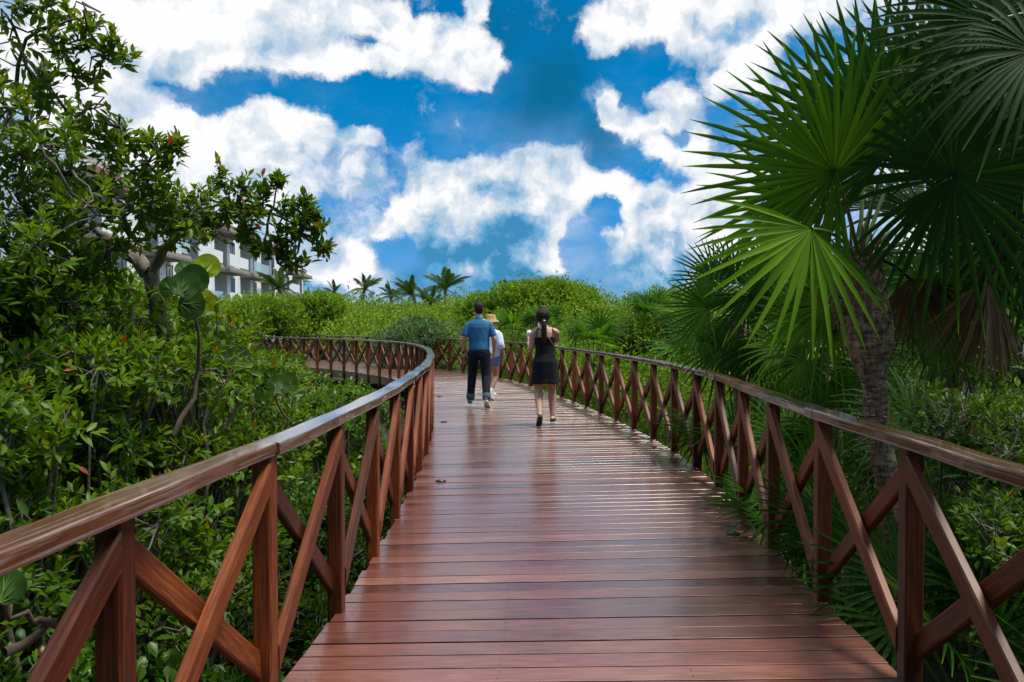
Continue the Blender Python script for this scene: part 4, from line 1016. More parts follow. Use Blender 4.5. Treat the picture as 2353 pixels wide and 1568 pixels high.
def inside_loop(x, y):                   # left of the walkway's bend, near side
    o_ = np.argsort(LA[:, 1]); xl = np.interp(y, LA[o_, 1], LA[o_, 0]); return (x < xl-.8)
def rightside(x, y):
    pr = np.array([(p.x, p.y) for p in RP[::10]]); o_ = np.argsort(pr[:, 1]); xr = np.interp(y, pr[o_, 1], pr[o_, 0]); return x > xr + .7
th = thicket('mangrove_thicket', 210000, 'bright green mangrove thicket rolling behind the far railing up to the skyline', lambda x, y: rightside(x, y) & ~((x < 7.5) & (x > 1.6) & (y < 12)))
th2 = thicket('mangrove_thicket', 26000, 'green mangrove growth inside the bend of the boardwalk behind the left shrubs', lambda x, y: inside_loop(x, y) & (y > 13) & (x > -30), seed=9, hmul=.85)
# tall shoots, grey bush and single little trees one can tell apart
def small_tree(px, py, Y, r, label, mat='far', tone=(.3, .7), ls=None, name='mangrove_tree', flat=.9, dens=1., group=None, kind='tiny', nl=7):
    c = P(px, py, Y); c2 = (c.x, c.y); top = c.z
    return woody(name, (c.x, c.y, GZ), domes(c2, r, top, 16, flat), label, 'tree', group, kind, mat, ls or .0042*Y, nl, dens, tone, .06+.002*Y, red=0, up=.8, inner=.55, stem=.006*Y)
for (px, py, Y, r, lb, mt, tn, nm) in (
    (1228, 630, 33, 1.8, 'rounded green mangrove tree making the highest point of the skyline, above the woman in black', 'far', (.4, .7), 'mangrove_tree'),
    (1300, 645, 34, 1.7, 'leafy mangrove tree on the skyline right of the highest one', 'far', (.4, .7), 'mangrove_tree'),
    (1110, 664, 34, 1.3, 'mangrove tree on the skyline between the tallest coconut palm and the highest tree', 'far', (.45, .75), 'mangrove_tree'),
    (960, 722, 27, 1.6, 'grey-green bush in front of the coconut palms', 'grey', (.2, .8), 'grey_bush'),
    (1518, 664, 24, 1.5, 'upright tree on the skyline just left of the palm tips', 'far', (.35, .65), 'mangrove_tree'),
    (1590, 668, 20, 1.5, 'dark green tree behind the left tips of the mid-sized palm', 'far', (.25, .5), 'mangrove_tree'),
    (1470, 705, 20, 1.2, 'round dark tree at the right end of the open thicket', 'far', (.25, .5), 'mangrove_tree'),
    (735, 660, 38, 1.5, 'mangrove tree just right of the white building', 'far', (.4, .75), 'mangrove_tree'),
    (575, 662, 36, 2.4, 'pale green tree at the foot of the white building', 'far', (.5, .85), 'mangrove_tree')):
    small_tree(px, py, Y, r, lb, mt, tn, name=nm, dens=1.1)
# mid-distance palmettos and small fan palms in the thicket
for (px, py, Y, lb) in ((1365, 800, 17, 'palmetto in the thicket right of the woman in black'), (1250, 752, 24, 'spiky palmetto seen just above the far railing behind the woman in black'), (1180, 765, 24, 'palmetto above the railing between the hat woman and the woman in black'),
                    (1610, 820, 13, 'palmetto among the meadow shrubs left of the mid-sized palm'), (1580, 740, 17, 'small fan palm at the meadow edge below the palm tips'), (1500, 735, 20, 'small dark fan palm in the thicket left of the palm tips')):
    c = P(px, py, Y); t = empty('palmetto', (c.x, c.y, c.z-.5), lb, 'plant')
    for i in range(11):
        a = 2*PI*i/11; e_ = random.uniform(.1, 1.3); d = Vector((math.cos(a)*math.cos(e_), math.sin(a)*math.cos(e_), math.sin(e_)))
        frond(t, (c.x, c.y, c.z-.5), c + d*.45, .55, Vector((0, -.4, 1))-d*.3, random.uniform(.4, .8), ax=d, nseg=16, spread=1.9, droop=.15, wd=.05)
# ------------------------------------------------------------------ coconut palms on the horizon
MAT['coco'] = leafmat('coconut_leaf', [(0, (.020, .055, .012)), (.6, (.05, .11, .02)), (.9, (.12, .19, .03)), (1, (.30, .22, .05))], .4, .3)
def coconut(px, py, Y, r, label, nf=17, seed=0, wind=.0):
    rd = random.Random(seed); c = P(px, py, Y); t = empty('coconut_palm', (c.x, c.y, GZ), label, 'tree', 'coconut palms above the skyline')
    b0 = Vector((c.x, c.y, GZ))
    V = []; F = []; tube(V, F, bez((rd.uniform(-.6, .6), 0, 0), c-b0, (rd.uniform(-.3, .3), 0, 0), 8), [.22-.01*i for i in range(9)], 8); wobj('trunk', V, F, MAT['bark'], t)
    for i in range(nf):
        a = 2*PI*i/nf + rd.uniform(-.25, .25); e_ = rd.choice((1.35, 1.15, .9, .7, .4, .1, -.2)) + rd.uniform(-.15, .15); L_ = r*rd.uniform(.85, 1.15)
        d = Vector((math.cos(a)*math.cos(e_)+wind, math.sin(a)*math.cos(e_), math.sin(e_))).normalized(); side = Vector((-math.sin(a), math.cos(a), 0)); lm = LM(); pts = []
        for q in range(15):
            u = q/14; pts.append(c-b0 + d*L_*u - Vector((0, 0, 1))*L_*(.38+.25*(e_ < .3))*u**2.2)
        vs = []; ff = []
        for q in range(14):
            for sgn in (-1, 1):
                for h_ in (0, .33, .66):
                    p = pts[q].lerp(pts[q+1], h_); al = (pts[q+1]-pts[q]).normalized(); u = (q+h_)/14
                    ll = L_*.17*math.sin(PI*min(1, u*.8+.16))*rd.uniform(.7, 1.15); dr = Vector((0, 0, -1))
                    tipp = p + side*sgn*ll*.75 + al*ll*.45 + dr*ll*.7; w_ = al*L_*.0065
                    k0 = len(vs); vs += [p-w_, p+w_, p.lerp(tipp, .5)+w_*.9+Vector((0, 0, ll*.08)), tipp]; ff.append((k0, k0+1, k0+2, k0+3))
        for q in range(14):
            k0 = len(vs); w_ = side*.03; vs += [pts[q]-w_, pts[q]+w_, pts[q+1]+w_*.7, pts[q+1]-w_*.7]; ff.append((k0, k0+1, k0+2, k0+3))
        tn = rd.uniform(.2, .7) if e_ > 0 else rd.choice((.6, .95, 1.))
        lm.add(np.array([tuple(v) for v in vs]), np.array(ff), np.clip(np.full(len(vs), tn)+rng.normal(0, .04, len(vs)), 0, 1)); lm.build('frond', MAT['coco'], t)
coconut(1023, 663, 62, 2.7, 'tallest coconut palm of the skyline, upright crown left of centre', 20, 1)
coconut(948, 675, 60, 2.5, 'dense coconut palm with fronds swept left, next to the tallest one', 20, 2, -.2)
coconut(900, 679, 72, 2.1, 'small coconut palm left of the dense one', 15, 3)
coconut(838, 663, 72, 2.3, 'feathery coconut palm left of the pair, against white cloud', 15, 4)
coconut(768, 673, 78, 1.9, 'small coconut palm just right of the white building', 13, 5)
coconut(642, 663, 50, 2.2, 'coconut palm in front of the right end of the white building', 16, 6)
coconut(1158, 673, 75, 1.9, 'small coconut palm at the left foot of the highest tree', 13, 7)
coconut(1200, 677, 80, 1.9, 'low coconut palm crown half sunk in the thicket below the highest tree', 11, 8)
coconut(990, 703, 52, 2.3, 'low coconut palm with yellowing drooping fronds below the tallest one', 12, 9)
# ------------------------------------------------------------------ the white building
MAT['wall'] = simple('white_render', (.86, .87, .88), .8, .3, .03, .8)
MAT['slat'] = simple('grey_beige_slats', (.33, .29, .25), .7, .3, .1, 3)
MAT['tile'] = simple('brown_parapet', (.22, .10, .075), .7, .3, .15, 4)
MAT['dark'] = simple('dark_recess', (.035, .035, .038), .5, .4, .1, 3)
def glassmat(name, c, r, a):
    m, nt = newmat(name); b = NB(nt); g = b.n('ShaderNodeBsdfTransparent'); g.inputs[0].default_value = (.85, .95, .97, 1)
    p = b.pbsdf(Base_Color=c, Roughness=r); mx = b.n('ShaderNodeMixShader'); mx.inputs[0].default_value = a; b.l(g.outputs[0], mx.inputs[1]); b.l(p.outputs[0], mx.inputs[2]); b.out(mx.outputs[0]); return m
MAT['bal'] = glassmat('balcony_glass', (.55, .72, .76), .1, .55); MAT['pane'] = simple('window_glass', (.03, .05, .06), .08, .7, .1, 2); MAT['frost'] = simple('white_panel', (.82, .84, .86), .4, .4, .02, 2)
def building():
    A_ = Vector((-24.5, 44, 0)); B_ = Vector((-29.5, 112, 0)); ax = (B_-A_).normalized(); nr = Vector((ax.y, -ax.x, 0))    # nr looks at the walkway
    root = empty('apartment_building', (A_.x, A_.y, GZ), 'long white terraced building with stepped roofs, slatted balconies and glass balustrades behind the trees', 'building')
    Lb = (B_-A_).length
    def box(mb, s0, s1, d0, d1, z0, z1):    # along, out from the facade, up
        c = [A_ + ax*s + nr*d for s in (s0, s1) for d in (d0, d1)]
        v = [Vector((q.x, q.y, z)) for z in (z0, z1) for q in (c[0], c[1], c[3], c[2])]
        mb.add(v, [(3, 2, 1, 0), (4, 5, 6, 7), (0, 1, 5, 4), (1, 2, 6, 5), (2, 3, 7, 6), (3, 0, 4, 7)])
    F3 = [GZ, 3.1, 6.5, 9.9]; F2 = [GZ, 2.6, 5.3, 8.1]; bay = 8.5; n = 8
    wl = MB(); 
    for i in range(n):
        s0, s1 = i*bay, (i+1)*bay; nf = 3; floors = F3 if i < 6 else F2
        step = .35*i*0
        top = floors[nf] if nf < 4 else 12
        box(wl, s0, s1-.003*i, -9, -.9, GZ, top+ (.0))
        # side fin walls in front of the recess
        box(wl, s0+.002, s0+.55, -.9, .32, GZ, top+.75 if i % 2 == 0 else top+.35)
        box(wl, s0+4.6, s0+5.05, -.9, .28, GZ, top+.3)
        # solid bay beside the fin
        box(wl, s0+5.05, s1, -.9, .2, GZ, top+.35)
        if i < 5: box(wl, s0+1.2, s0+6.5, -7, -3.2, top+.001, top+2.5)   # set-back penthouse
    wo_ = wl.build('wall', MAT['wall'], root)
    for i in range(n):
        s0 = i*bay; nf = 3; floors = F3 if i < 6 else F2
        for f in range(nf):
            z0 = floors[f]; z1 = floors[f+1]
            mb = MB(); box(mb, s0+.3, s0+7.0, -.9, 1.7, z1-.26, z1-.003)
            q = mb.build('slab', MAT['slat'], root)
            ms = MB()
            for k_ in range(16): box(ms, s0+.40+k_*.42, s0+.54+k_*.42, .2, 1.8, z1-.46, z1-.263)
            ms.build('slats', MAT['slat'], q)
            # dark recess and doors
            md = MB(); box(md, s0+.9, s0+4.2, -.95, -.84, z0+.1, z1-.6); wq = md.build('door', MAT['pane'], root)
            mf = MB()
            for k_ in range(5): box(mf, s0+.86+k_*.83, s0+.93+k_*.83, -.84, -.78, z0+.1, z1-.6)
            mf.build('frame', MAT['dark'], wq)
            mg = MB(); box(mg, s0+.56, s0+3.2, 1.6, 1.64, z0+.12, z0+1.15); box(mg, s0+3.25, s0+6.9, 1.6, 1.64, z0+.12, z0+1.1)
            mg.build('balustrade', MAT['bal'] if (i+f) % 3 == 0 else MAT['frost'], root)
            # narrow window in the solid bay
            mw = MB(); box(mw, s0+6.1, s0+7.3, .19, .225, z0+.55, z1-.7); w_ = mw.build('window', MAT['pane'], root)
            mf = MB(); 
            for (a_, b_) in ((6.04, 6.1), (6.68, 6.72), (7.3, 7.36)): box(mf, s0+a_, s0+b_, .2, .25, z0+.5, z1-.65)
            mf.build('frame', MAT['dark'], w_)
        mt = MB(); box(mt, s0+.55, s0+4.6, .9, 1.32, floors[nf], floors[nf]+.42); mt.build('parapet', MAT['tile'], root)
        if i < 5:
            mt = MB(); box(mt, s0+1., s0+6.7, -7.2, -2.8, floors[nf]+2.503, floors[nf]+2.75); mt.build('roof', MAT['slat'], root)
    floors = [0, 0, 8.0]
    me = MB(); box(me, n*bay+.003, n*bay+3.4, -8, .9, floors[2]-.45, floors[2]+.1); me.build('canopy', MAT['wall'], root)
    me = MB(); box(me, n*bay+.003, n*bay+2.4, -7, .0, GZ, floors[2]-.453); ee = me.build('end_room', MAT['wall'], root)
    me = MB(); box(me, n*bay+.4, n*bay+2.2, .003, .04, .9, floors[2]-.6); me.build('window', MAT['pane'], root)
building()

# ------------------------------------------------------------------ people
def ring_loft(mb, rings, K=20, cap=True, ck=1.):
    """rings: (centre, axis_x, axis_y, rx, ry) ellipses joined into one skin with rounded ends"""
    V = []; F = []
    def rg(c, ax, ay, rx, ry): return [c + ax*rx*math.cos(2*PI*k/K) + ay*ry*math.sin(2*PI*k/K) for k in range(K)]
    R_ = list(rings)
    for r in R_: V += rg(*r)
    n = len(R_)
    for i in range(n-1):
        for k in range(K):
            q = (k+1) % K; F.append((i*K+k, i*K+q, (i+1)*K+q, (i+1)*K+k))
    if cap:
        for (i, sgn) in ((0, -1), (n-1, 1)):
            c, ax, ay, rx, ry = R_[i]; d = (R_[min(i+1, n-1)][0]-R_[max(i-1, 0)][0]); d = d.normalized() if d.length > 1e-6 else ax.cross(ay)
            m_ = min(rx, ry); base = i*K; 
            V += rg(c + d*sgn*m_*.5*ck, ax, ay, rx*.8, ry*.8); b2_ = len(V)-K
            V.append(c + d*sgn*m_*.8*ck); ti = len(V)-1
            for k in range(K):
                q = (k+1) % K
                if sgn > 0: F.append((base+k, base+q, b2_+q, b2_+k)); F.append((b2_+k, b2_+q, ti))
                else: F.append((base+q, base+k, b2_+k, b2_+q)); F.append((b2_+q, b2_+k, ti))
    mb.add(V, F)
def limb(mb, pts, rad, flat=1.0, side=(1, 0, 0), K=16):
    """tapering round limb through joints, interpolated smoothly"""
    pts = [Vector(p) for p in pts]; n = len(pts); P2 = []; R2 = []
    for i in range(n-1):
        a = pts[max(0, i-1)]; b = pts[i]; c = pts[i+1]; d = pts[min(n-1, i+2)]; m_ = max(2, int((c-b).length/.02))
        for q in range(m_):
            t = q/m_; h = lambda p0, p1, p2, p3: .5*((2*p1)+(p2-p0)*t+(2*p0-5*p1+4*p2-p3)*t*t+(p3-3*p2+3*p1-p0)*t**3)*1.0
            lin = b.lerp(c, t); sm = h(a, b, c, d); P2.append(lin.lerp(sm, .45)); u = t*t*(3-2*t); R2.append(rad[i]+(rad[i+1]-rad[i])*(t*.4+u*.6))
    P2.append(pts[-1]); R2.append(rad[-1]); rings = []; s_ = Vector(side)
    for i, p in enumerate(P2):
        t = (P2[min(i+1, len(P2)-1)]-P2[max(0, i-1)]).normalized(); a = (s_ - t*s_.dot(t))
        a = a.normalized() if a.length > .05 else t.cross(Vector((0, 1, .1))).normalized()
        rings.append((p, a, t.cross(a), R2[i], R2[i]*flat))
    ring_loft(mb, rings, K)
X_, Y_, Z_ = Vector((1, 0, 0)), Vector((0, 1, 0)), Vector((0, 0, 1))
def trunkloft(mb, secs, K=28, ck=.12):
    ring_loft(mb, [(Vector(c), X_.copy(), Y_.copy(), rx, ry) for c, rx, ry in secs], K, True, ck)
def fuse(mb, name, mat, parent, vox=.007, sm=6, cut=None):
    """one continuous skin out of overlapping volumes"""
    me = bpy.data.meshes.new('tmp'); me.from_pydata([tuple(v) for v in mb.v], [], mb.f); me.update()
    bm = bmesh.new(); bm.from_mesh(me); bmesh.ops.recalc_face_normals(bm, faces=bm.faces); bm.to_mesh(me); bm.free()
    o = bpy.data.objects.new('tmp', me); COL.objects.link(o)
    r = o.modifiers.new('r', 'REMESH'); r.mode = 'VOXEL'; r.voxel_size = vox; r.use_smooth_shade = True
    s = o.modifiers.new('s', 'SMOOTH'); s.factor = .5; s.iterations = sm
    dg = bpy.context.evaluated_depsgraph_get(); ev = o.evaluated_get(dg); me2 = bpy.data.meshes.new_from_object(ev)
    bpy.data.objects.remove(o, do_unlink=True); me2.name = name; me2.materials.clear()
    for m in (mat if isinstance(mat, (list, tuple)) else [mat]): me2.materials.append(m)
    me2.polygons.foreach_set('use_smooth', [True]*len(me2.polygons))
    q = bpy.data.objects.new(name, me2); COL.objects.link(q); q.parent = parent; return q
def hand(mb, wrist, d, palmn, sc=1., curl=.5, thumb=1):
    """d: direction of the fingers, palmn: normal of the palm (curl side)"""
    w_ = Vector(wrist); d = Vector(d).normalized(); n = Vector(palmn); n = (n-d*n.dot(d)).normalized(); s = d.cross(n)
    L_ = .085*sc
    ring_loft(mb, [(w_-d*.01*sc, s, n, .024*sc, .017*sc), (w_+d*.02*sc, s, n, .032*sc, .015*sc), (w_+d*.055*sc, s, n, .040*sc, .014*sc), (w_+d*L_, s, n, .038*sc, .012*sc)], 16)
    for k, ln in enumerate((.068, .076, .071, .056)):
        b_ = w_ + d*L_*.95 + s*(.028-.0185*k)*sc*1.0; c1 = curl*(.8+.12*k)
        p1 = b_ + (d*math.cos(c1*.6)+n*math.sin(c1*.6))*ln*.48*sc; p2 = p1 + (d*math.cos(c1*1.5)+n*math.sin(c1*1.5))*ln*.30*sc; p3 = p2 + (d*math.cos(c1*2.2)+n*math.sin(c1*2.2))*ln*.24*sc
        limb(mb, [b_-d*.01*sc, p1, p2, p3], [.0095*sc, .0085*sc, .0078*sc, .0065*sc], 1, s, 10)
    b_ = w_ + d*.025*sc + s*.026*sc*thumb; p1 = b_ + (d*.6+s*.7*thumb+n*.35).normalized()*.038*sc; p2 = p1 + (d*.85+s*.2*thumb+n*.5).normalized()*.034*sc
    limb(mb, [b_-s*.012*thumb, b_, p1, p2], [.012*sc, .0125*sc, .010*sc, .008*sc], 1, n, 10)
def headmesh(mb, c, face, sc=1., up=Z_, neck=None, nr=.055):
    """c: centre of the skull, face: looking direction"""
    f = Vector(face).normalized(); u = (Vector(up)-f*f.dot(Vector(up))).normalized(); s = f.cross(u); c = Vector(c)
    secs = [(-.115, .028, .030, .052), (-.098, .042, .047, .040), (-.075, .056, .062, .026), (-.05, .066, .076, .012), (-.02, .072, .090, .002), (.01, .076, .097, -.004), (.04, .077, .099, -.006), (.07, .070, .090, -.008), (.095, .052, .068, -.01), (.112, .026, .034, -.01)]
    ring_loft(mb, [(c+u*z*sc+f*o_*sc, s, f, rx*sc, ry*sc) for z, rx, ry, o_ in secs], 24)
    e_ = c+f*.088*sc
    limb(mb, [e_+u*.02*sc, e_+f*.012*sc-u*.012*sc, e_+f*.026*sc-u*.034*sc], [.007*sc, .010*sc, .012*sc], 1, s, 8)        # nose
    limb(mb, [c+f*.086*sc+s*.02*sc-u*.066*sc, c+f*.094*sc-u*.064*sc, c+f*.086*sc-s*.02*sc-u*.066*sc], [.005*sc, .008*sc, .005*sc], 1, u, 8)  # lips
    for g in (-1, 1):
        limb(mb, [c+f*.086*sc+s*g*.045*sc+u*.012*sc, c+f*.092*sc+s*g*.028*sc+u*.017*sc, c+f*.092*sc+s*g*.012*sc+u*.012*sc], [.006*sc, .008*sc, .006*sc], 1, u, 8)   # brow
        ring_loft(mb, [(c+s*g*.072*sc-f*.004*sc-u*.005*sc, f, u, .017*sc, .030*sc), (c+s*g*.084*sc-f*.010*sc-u*.003*sc, f, u, .020*sc, .033*sc), (c+s*g*.088*sc-f*.013*sc, f, u, .012*sc, .024*sc)], 14)   # ear
    if neck is not None:
        limb(mb, [Vector(neck), c-u*.10*sc-f*.012*sc, c-u*.03*sc-f*.02*sc], [nr*1.15, nr, nr*.95], 1, s, 18)
def eyes(parent, c, face, sc=1.):
    f = Vector(face).normalized(); s = f.cross(Z_).normalized(); c = Vector(c)
    for g in (-1, 1):
        mb = MB(); limb(mb, [c+f*.083*sc+s*g*.030*sc, c+f*.0885*sc+s*g*.030*sc], [.010, .006], .6, s, 10); mb2 = mb
        o = wobj('eye', [Vector(v) for v in mb.v], mb.f, MAT['eye'], parent)
def foot(mb, ankle, d, sc=1., pitch=0., h=.0):
    """bare foot or shoe volume; pitch>0 lifts the heel"""
    d = Vector(d).normalized(); s = d.cross(Z_); f = d*math.cos(pitch)-Z_*math.sin(pitch); u = s.cross(f)*1; a = Vector(ankle)
    if u.z < 0: u = -u
    r = [(-.055, .030, .030, -.045), (-.03, .036, .036, -.043), (.02, .038, .036, -.040), (.07, .040, .030, -.047), (.12, .045, .024, -.052), (.16, .044, .019, -.056), (.19, .034, .014, -.058)]
    ring_loft(mb, [(a+f*x*sc+u*(z*sc+h), s, u, rx*sc, rz*sc) for x, rx, rz, z in r], 18)
    return f, u, s
def skin(name, c):
    m, nt = newmat(name); b = NB(nt); tc = b.n('ShaderNodeTexCoord').outputs['Object']
    nz = b.noise(tc, 9, 4, .6); col = b.ramp(nz, [(.3, tuple(x*.88 for x in c)), (.7, tuple(min(1, x*1.1) for x in c))])
    p = b.pbsdf(Base_Color=col, Roughness=.5); p.inputs['Subsurface Weight'].default_value = .12; p.inputs['Subsurface Radius'].default_value = (.01, .004, .002); b.out(p.outputs[0]); return m
def cloth(name, c, rough=.85, fold=.5, weave=0., stripes=None):
    m, nt = newmat(name); b = NB(nt); tc = b.n('ShaderNodeTexCoord').outputs['Object']
    nz = b.noise(b.mapping(tc, (7, 7, 3)), 1.5, 4, .6); n2_ = b.noise(tc, 90, 3, .6)
    f = b.math('ADD', b.math('MULTIPLY', nz, .7), b.math('MULTIPLY', n2_, .3))
    col = b.ramp(f, [(.3, tuple(x*.75 for x in c)), (.7, tuple(min(1, x*1.25) for x in c))])
    if stripes:
        sp = b.n('ShaderNodeSeparateXYZ'); b.l(tc, sp.inputs[0]); w_ = b.math('SINE', b.math('MULTIPLY', sp.outputs[2], stripes[0]))
        col = b.mix(b.math('GREATER_THAN', w_, stripes[2]), col, stripes[1])
    p = b.pbsdf(Base_Color=col, Roughness=rough); p.inputs['Specular IOR Level'].default_value = .2; p.inputs['Sheen Weight'].default_value = .03
    b.l(b.bump(nz, fold, .03), p.inputs['Normal']); b.out(p.outputs[0]); return m
MAT['skin'] = skin('skin', (.50, .29, .20)); MAT['skin2'] = skin('skin_tan', (.42, .23, .15)); MAT['eye'] = simple('eye', (.03, .02, .015), .1, .8, .1, 9)
def strands(name, dark=(.010, .007, .006), lite=(.035, .022, .018)):
    m, nt = newmat(name); b = NB(nt); tc = b.n('ShaderNodeTexCoord').outputs['Object']
    nz = b.noise(b.mapping(tc, (90, 90, 6)), 1.5, 4, .6); col = b.ramp(nz, [(.3, dark), (.7, lite)])
    p = b.pbsdf(Base_Color=col, Roughness=.6); p.inputs['Specular IOR Level'].default_value = .18; b.l(b.bump(nz, .6, .01), p.inputs['Normal']); b.out(p.outputs[0]); return m
MAT['hair'] = strands('dark_hair'); MAT['denim'] = cloth('blue_chambray', (.030, .145, .29), .9, .5); MAT['navy'] = cloth('dark_trousers', (.010, .012, .022), .85, .7)
MAT['cuff'] = cloth('turn_up', (.075, .10, .12), .9, .2); MAT['white'] = cloth('white_cotton', (.62, .66, .80), .85, .7); MAT['shorts'] = cloth('pale_denim', (.16, .22, .42), .9, .3)
MAT['black'] = cloth('black_dress', (.006, .0065, .010), .85, .6); MAT['shoe'] = cloth('grey_canvas', (.09, .10, .13), .8, .1); MAT['sole'] = simple('white_rubber', (.72, .72, .70), .6, .3, .05, 20)
MAT['straw'] = cloth('straw', (.55, .36, .15), .9, .4, 0, (300, (.20, .11, .045), .35)); MAT['leather'] = simple('tan_leather', (.20, .065, .025), .5, .4, .15, 30); MAT['blackp'] = simple('black_plastic', (.012, .012, .014), .25, .5, .1, 30)
MAT['flip'] = simple('dark_sandal', (.05, .03, .022), .6, .3, .1, 30); MAT['cup'] = simple('clear_cup', (.72, .76, .76), .25, .5, .05, 30); MAT['metal'] = simple('silver_metal', (.6, .6, .6), .25, .5, .05, 30, 1.)
def shoe(parent, ankle, d, sc, pitch, name='shoe', stripes=False):
    mb = MB(); f, u, s = foot(mb, ankle, d, sc, pitch); a = Vector(ankle)
    limb(mb, [a-u*.035*sc, a+u*.0*sc], [.040*sc, .042*sc], 1, s, 14)
    o = fuse(mb, name, MAT['shoe'] if not stripes else MAT['white'], parent, .006, 3)
    ms = MB(); rr = [(-.062, .026), (-.04, .036), (.02, .038), (.08, .045), (.14, .050), (.18, .046), (.205, .028)]
    V = []; F = []
    for lvl, zz in enumerate((-.080, -.062)):
        for x, w_ in rr: V += [a+f*x*sc+s*w_*sc+u*zz*sc, a+f*x*sc-s*w_*sc+u*zz*sc]
    n_ = len(rr)
    for i in range(n_-1):
        b0 = 2*i; t0 = 2*n_+2*i
        F += [(b0, b0+1, b0+3, b0+2), (t0, t0+2, t0+3, t0+1), (b0, b0+2, t0+2, t0), (b0+1, t0+1, t0+3, b0+3)]
    F += [(0, 2*n_, 2*n_+1, 1), (2*n_-2, 2*n_-1, 4*n_-1, 4*n_-2)]
    wobj('sole', V, F, MAT['sole'], o, False)
    V = []; F = []
    for k in range(3):
        for g in (-1, 1):
            c = a+f*(.03+.028*k)*sc+u*(-.045)*sc+s*g*.0405*sc; k0 = len(V); w_ = f*.006*sc; h_ = (u*.016-f*.006)*sc
            V += [c-w_-h_, c+w_-h_, c+w_+h_-s*g*.006, c-w_+h_-s*g*.006, ]; F.append((k0, k0+1, k0+2, k0+3))
    wobj('stripe', V, F, MAT['navy'] if stripes else MAT['sole'], o, False)
    return o
def person(loc, label, rz=0., group=None):
    r = empty('person', loc, label, 'person', group); r.rotation_euler = (0, 0, rz); return r
def solve(a, b, l1, l2, hint):
    a, b, hint = Vector(a), Vector(b), Vector(hint); d = b-a; D_ = min(d.length, l1+l2-1e-4); u = d.normalized(); x = (l1*l1-l2*l2+D_*D_)/(2*D_)
    h = math.sqrt(max(0, l1*l1-x*x)); hn = (hint-u*hint.dot(u)).normalized(); return a+u*x+hn*h, a+u*D_
# --- the man in the blue shirt
YM = 13.7; pm = P(1101, 938, YM)
man = person((pm.x, pm.y, 0), 'man in blue short-sleeved shirt and dark turned-up trousers walking away')
mb = MB()
hipL, hipR = Vector((-.095, 0, .90)), Vector((.095, 0, .90))
anL, anR = Vector((-.155, .06, .085)), Vector((.135, -.20, .115))
kL, anL = solve(hipL, anL, .42, .42, (0, 1, 0)); kR, anR = solve(hipR, anR, .42, .42, (0, 1, 0))
trunkloft(mb, [((0, 0, .86), .15, .115), ((0, 0, .95), .165, .12), ((0, .005, 1.05), .155, .11), ((0, .01, 1.18), .165, .115), ((0, .0, 1.32), .18, .115), ((0, -.01, 1.42), .15, .09), ((0, -.012, 1.47), .08, .065)])
for h, k, a in ((hipL, kL, anL), (hipR, kR, anR)): limb(mb, [h, k, a], [.09, .058, .042])
foot(mb, anL, (-.1, 1, 0), 1., 0); foot(mb, anR, (.12, 1, 0), 1., .55)
shL, shR = Vector((-.188, -.01, 1.385)), Vector((.188, -.01, 1.385))
elL, wrL = Vector((-.265, -.03, 1.12)), Vector((-.275, .07, .885)); elR, wrR = Vector((.26, -.04, 1.12)), Vector((.255, .10, .90))
for s, e, w_ in ((shL, elL, wrL), (shR, elR, wrR)): limb(mb, [Vector((s.x*.85, s.y, 1.365)), s.lerp(e, .3), e, w_], [.040, .050, .045, .030])
hand(mb, wrL, (0, .15, -1), (.8, .6, 0), 1.05, .75, 1); hand(mb, wrR, (-.05, .3, -1), (-.8, .6, 0), 1.05, .5, -1)
headmesh(mb, (-.01, .01, 1.635), (-.25, 1, 0), 1.0, Z_, (0, -.01, 1.44), .058)
fuse(mb, 'body', MAT['skin'], man, .006, 3); eyes(man, (-.01, .01, 1.635), (-.25, 1, 0))
mb = MB(); trunkloft(mb, [((0, .0, .93), .175, .135), ((0, .0, .97), .178, .136), ((0, .005, 1.08), .176, .132), ((0, .005, 1.2), .190, .135), ((0, -.005, 1.32), .200, .130), ((0, -.01, 1.39), .188, .110), ((0, -.012, 1.43), .145, .088), ((0, -.012, 1.452), .10, .075), ((0, -.012, 1.475), .073, .068), ((0, -.012, 1.50), .064, .066)])
for sh, el in ((shL, elL), (shR, elR)): limb(mb, [Vector((sh.x*.80, sh.y, 1.392)), sh+Vector((sh.x*.02, 0, -.03)), sh.lerp(el, .42), sh.lerp(el, .74)], [.046, .056, .060, .062])
fuse(mb, 'shirt', MAT['denim'], man, .008, 3)
mb = MB(); trunkloft(mb, [((0, 0, .82), .155, .125), ((0, 0, .90), .172, .132), ((0, 0, .97), .165, .125)])
for h, k, a in ((hipL, kL, anL), (hipR, kR, anR)): limb(mb, [h+Vector((0, 0, -.02)), k, k.lerp(a, .6), k.lerp(a, .93)], [.104, .080, .070, .068])
fuse(mb, 'trousers', MAT['navy'], man, .008, 3)
for k, a in ((kL, anL), (kR, anR)):
    mb = MB(); limb(mb, [k.lerp(a, .84), k.lerp(a, .96)], [.0735, .0735], 1, X_, 20); wobj('trouser_cuff', [Vector(v) for v in mb.v], mb.f, MAT['cuff'], man)
shoe(man, anL, (-.1, 1, 0), 1.05, 0); shoe(man, anR, (.12, 1, 0), 1.05, .55)
mb = MB(); hc = Vector((-.01, .01, 1.635)); f_ = Vector((-.25, 1, 0)).normalized(); s_ = f_.cross(Z_)
ring_loft(mb, [(hc-f_*.030+Z_*(-.055), s_, f_, .060, .052), (hc-f_*.022+Z_*(-.03), s_, f_, .076, .082), (hc-f_*.014+Z_*.02, s_, f_, .0835, .096), (hc-f_*.008+Z_*.06, s_, f_, .084, .100), (hc-f_*.002+Z_*.09, s_, f_, .074, .092), (hc+f_*.004+Z_*.115, s_, f_, .052, .068)], 24)
fuse(mb, 'hair', MAT['hair'], man, .006, 2)
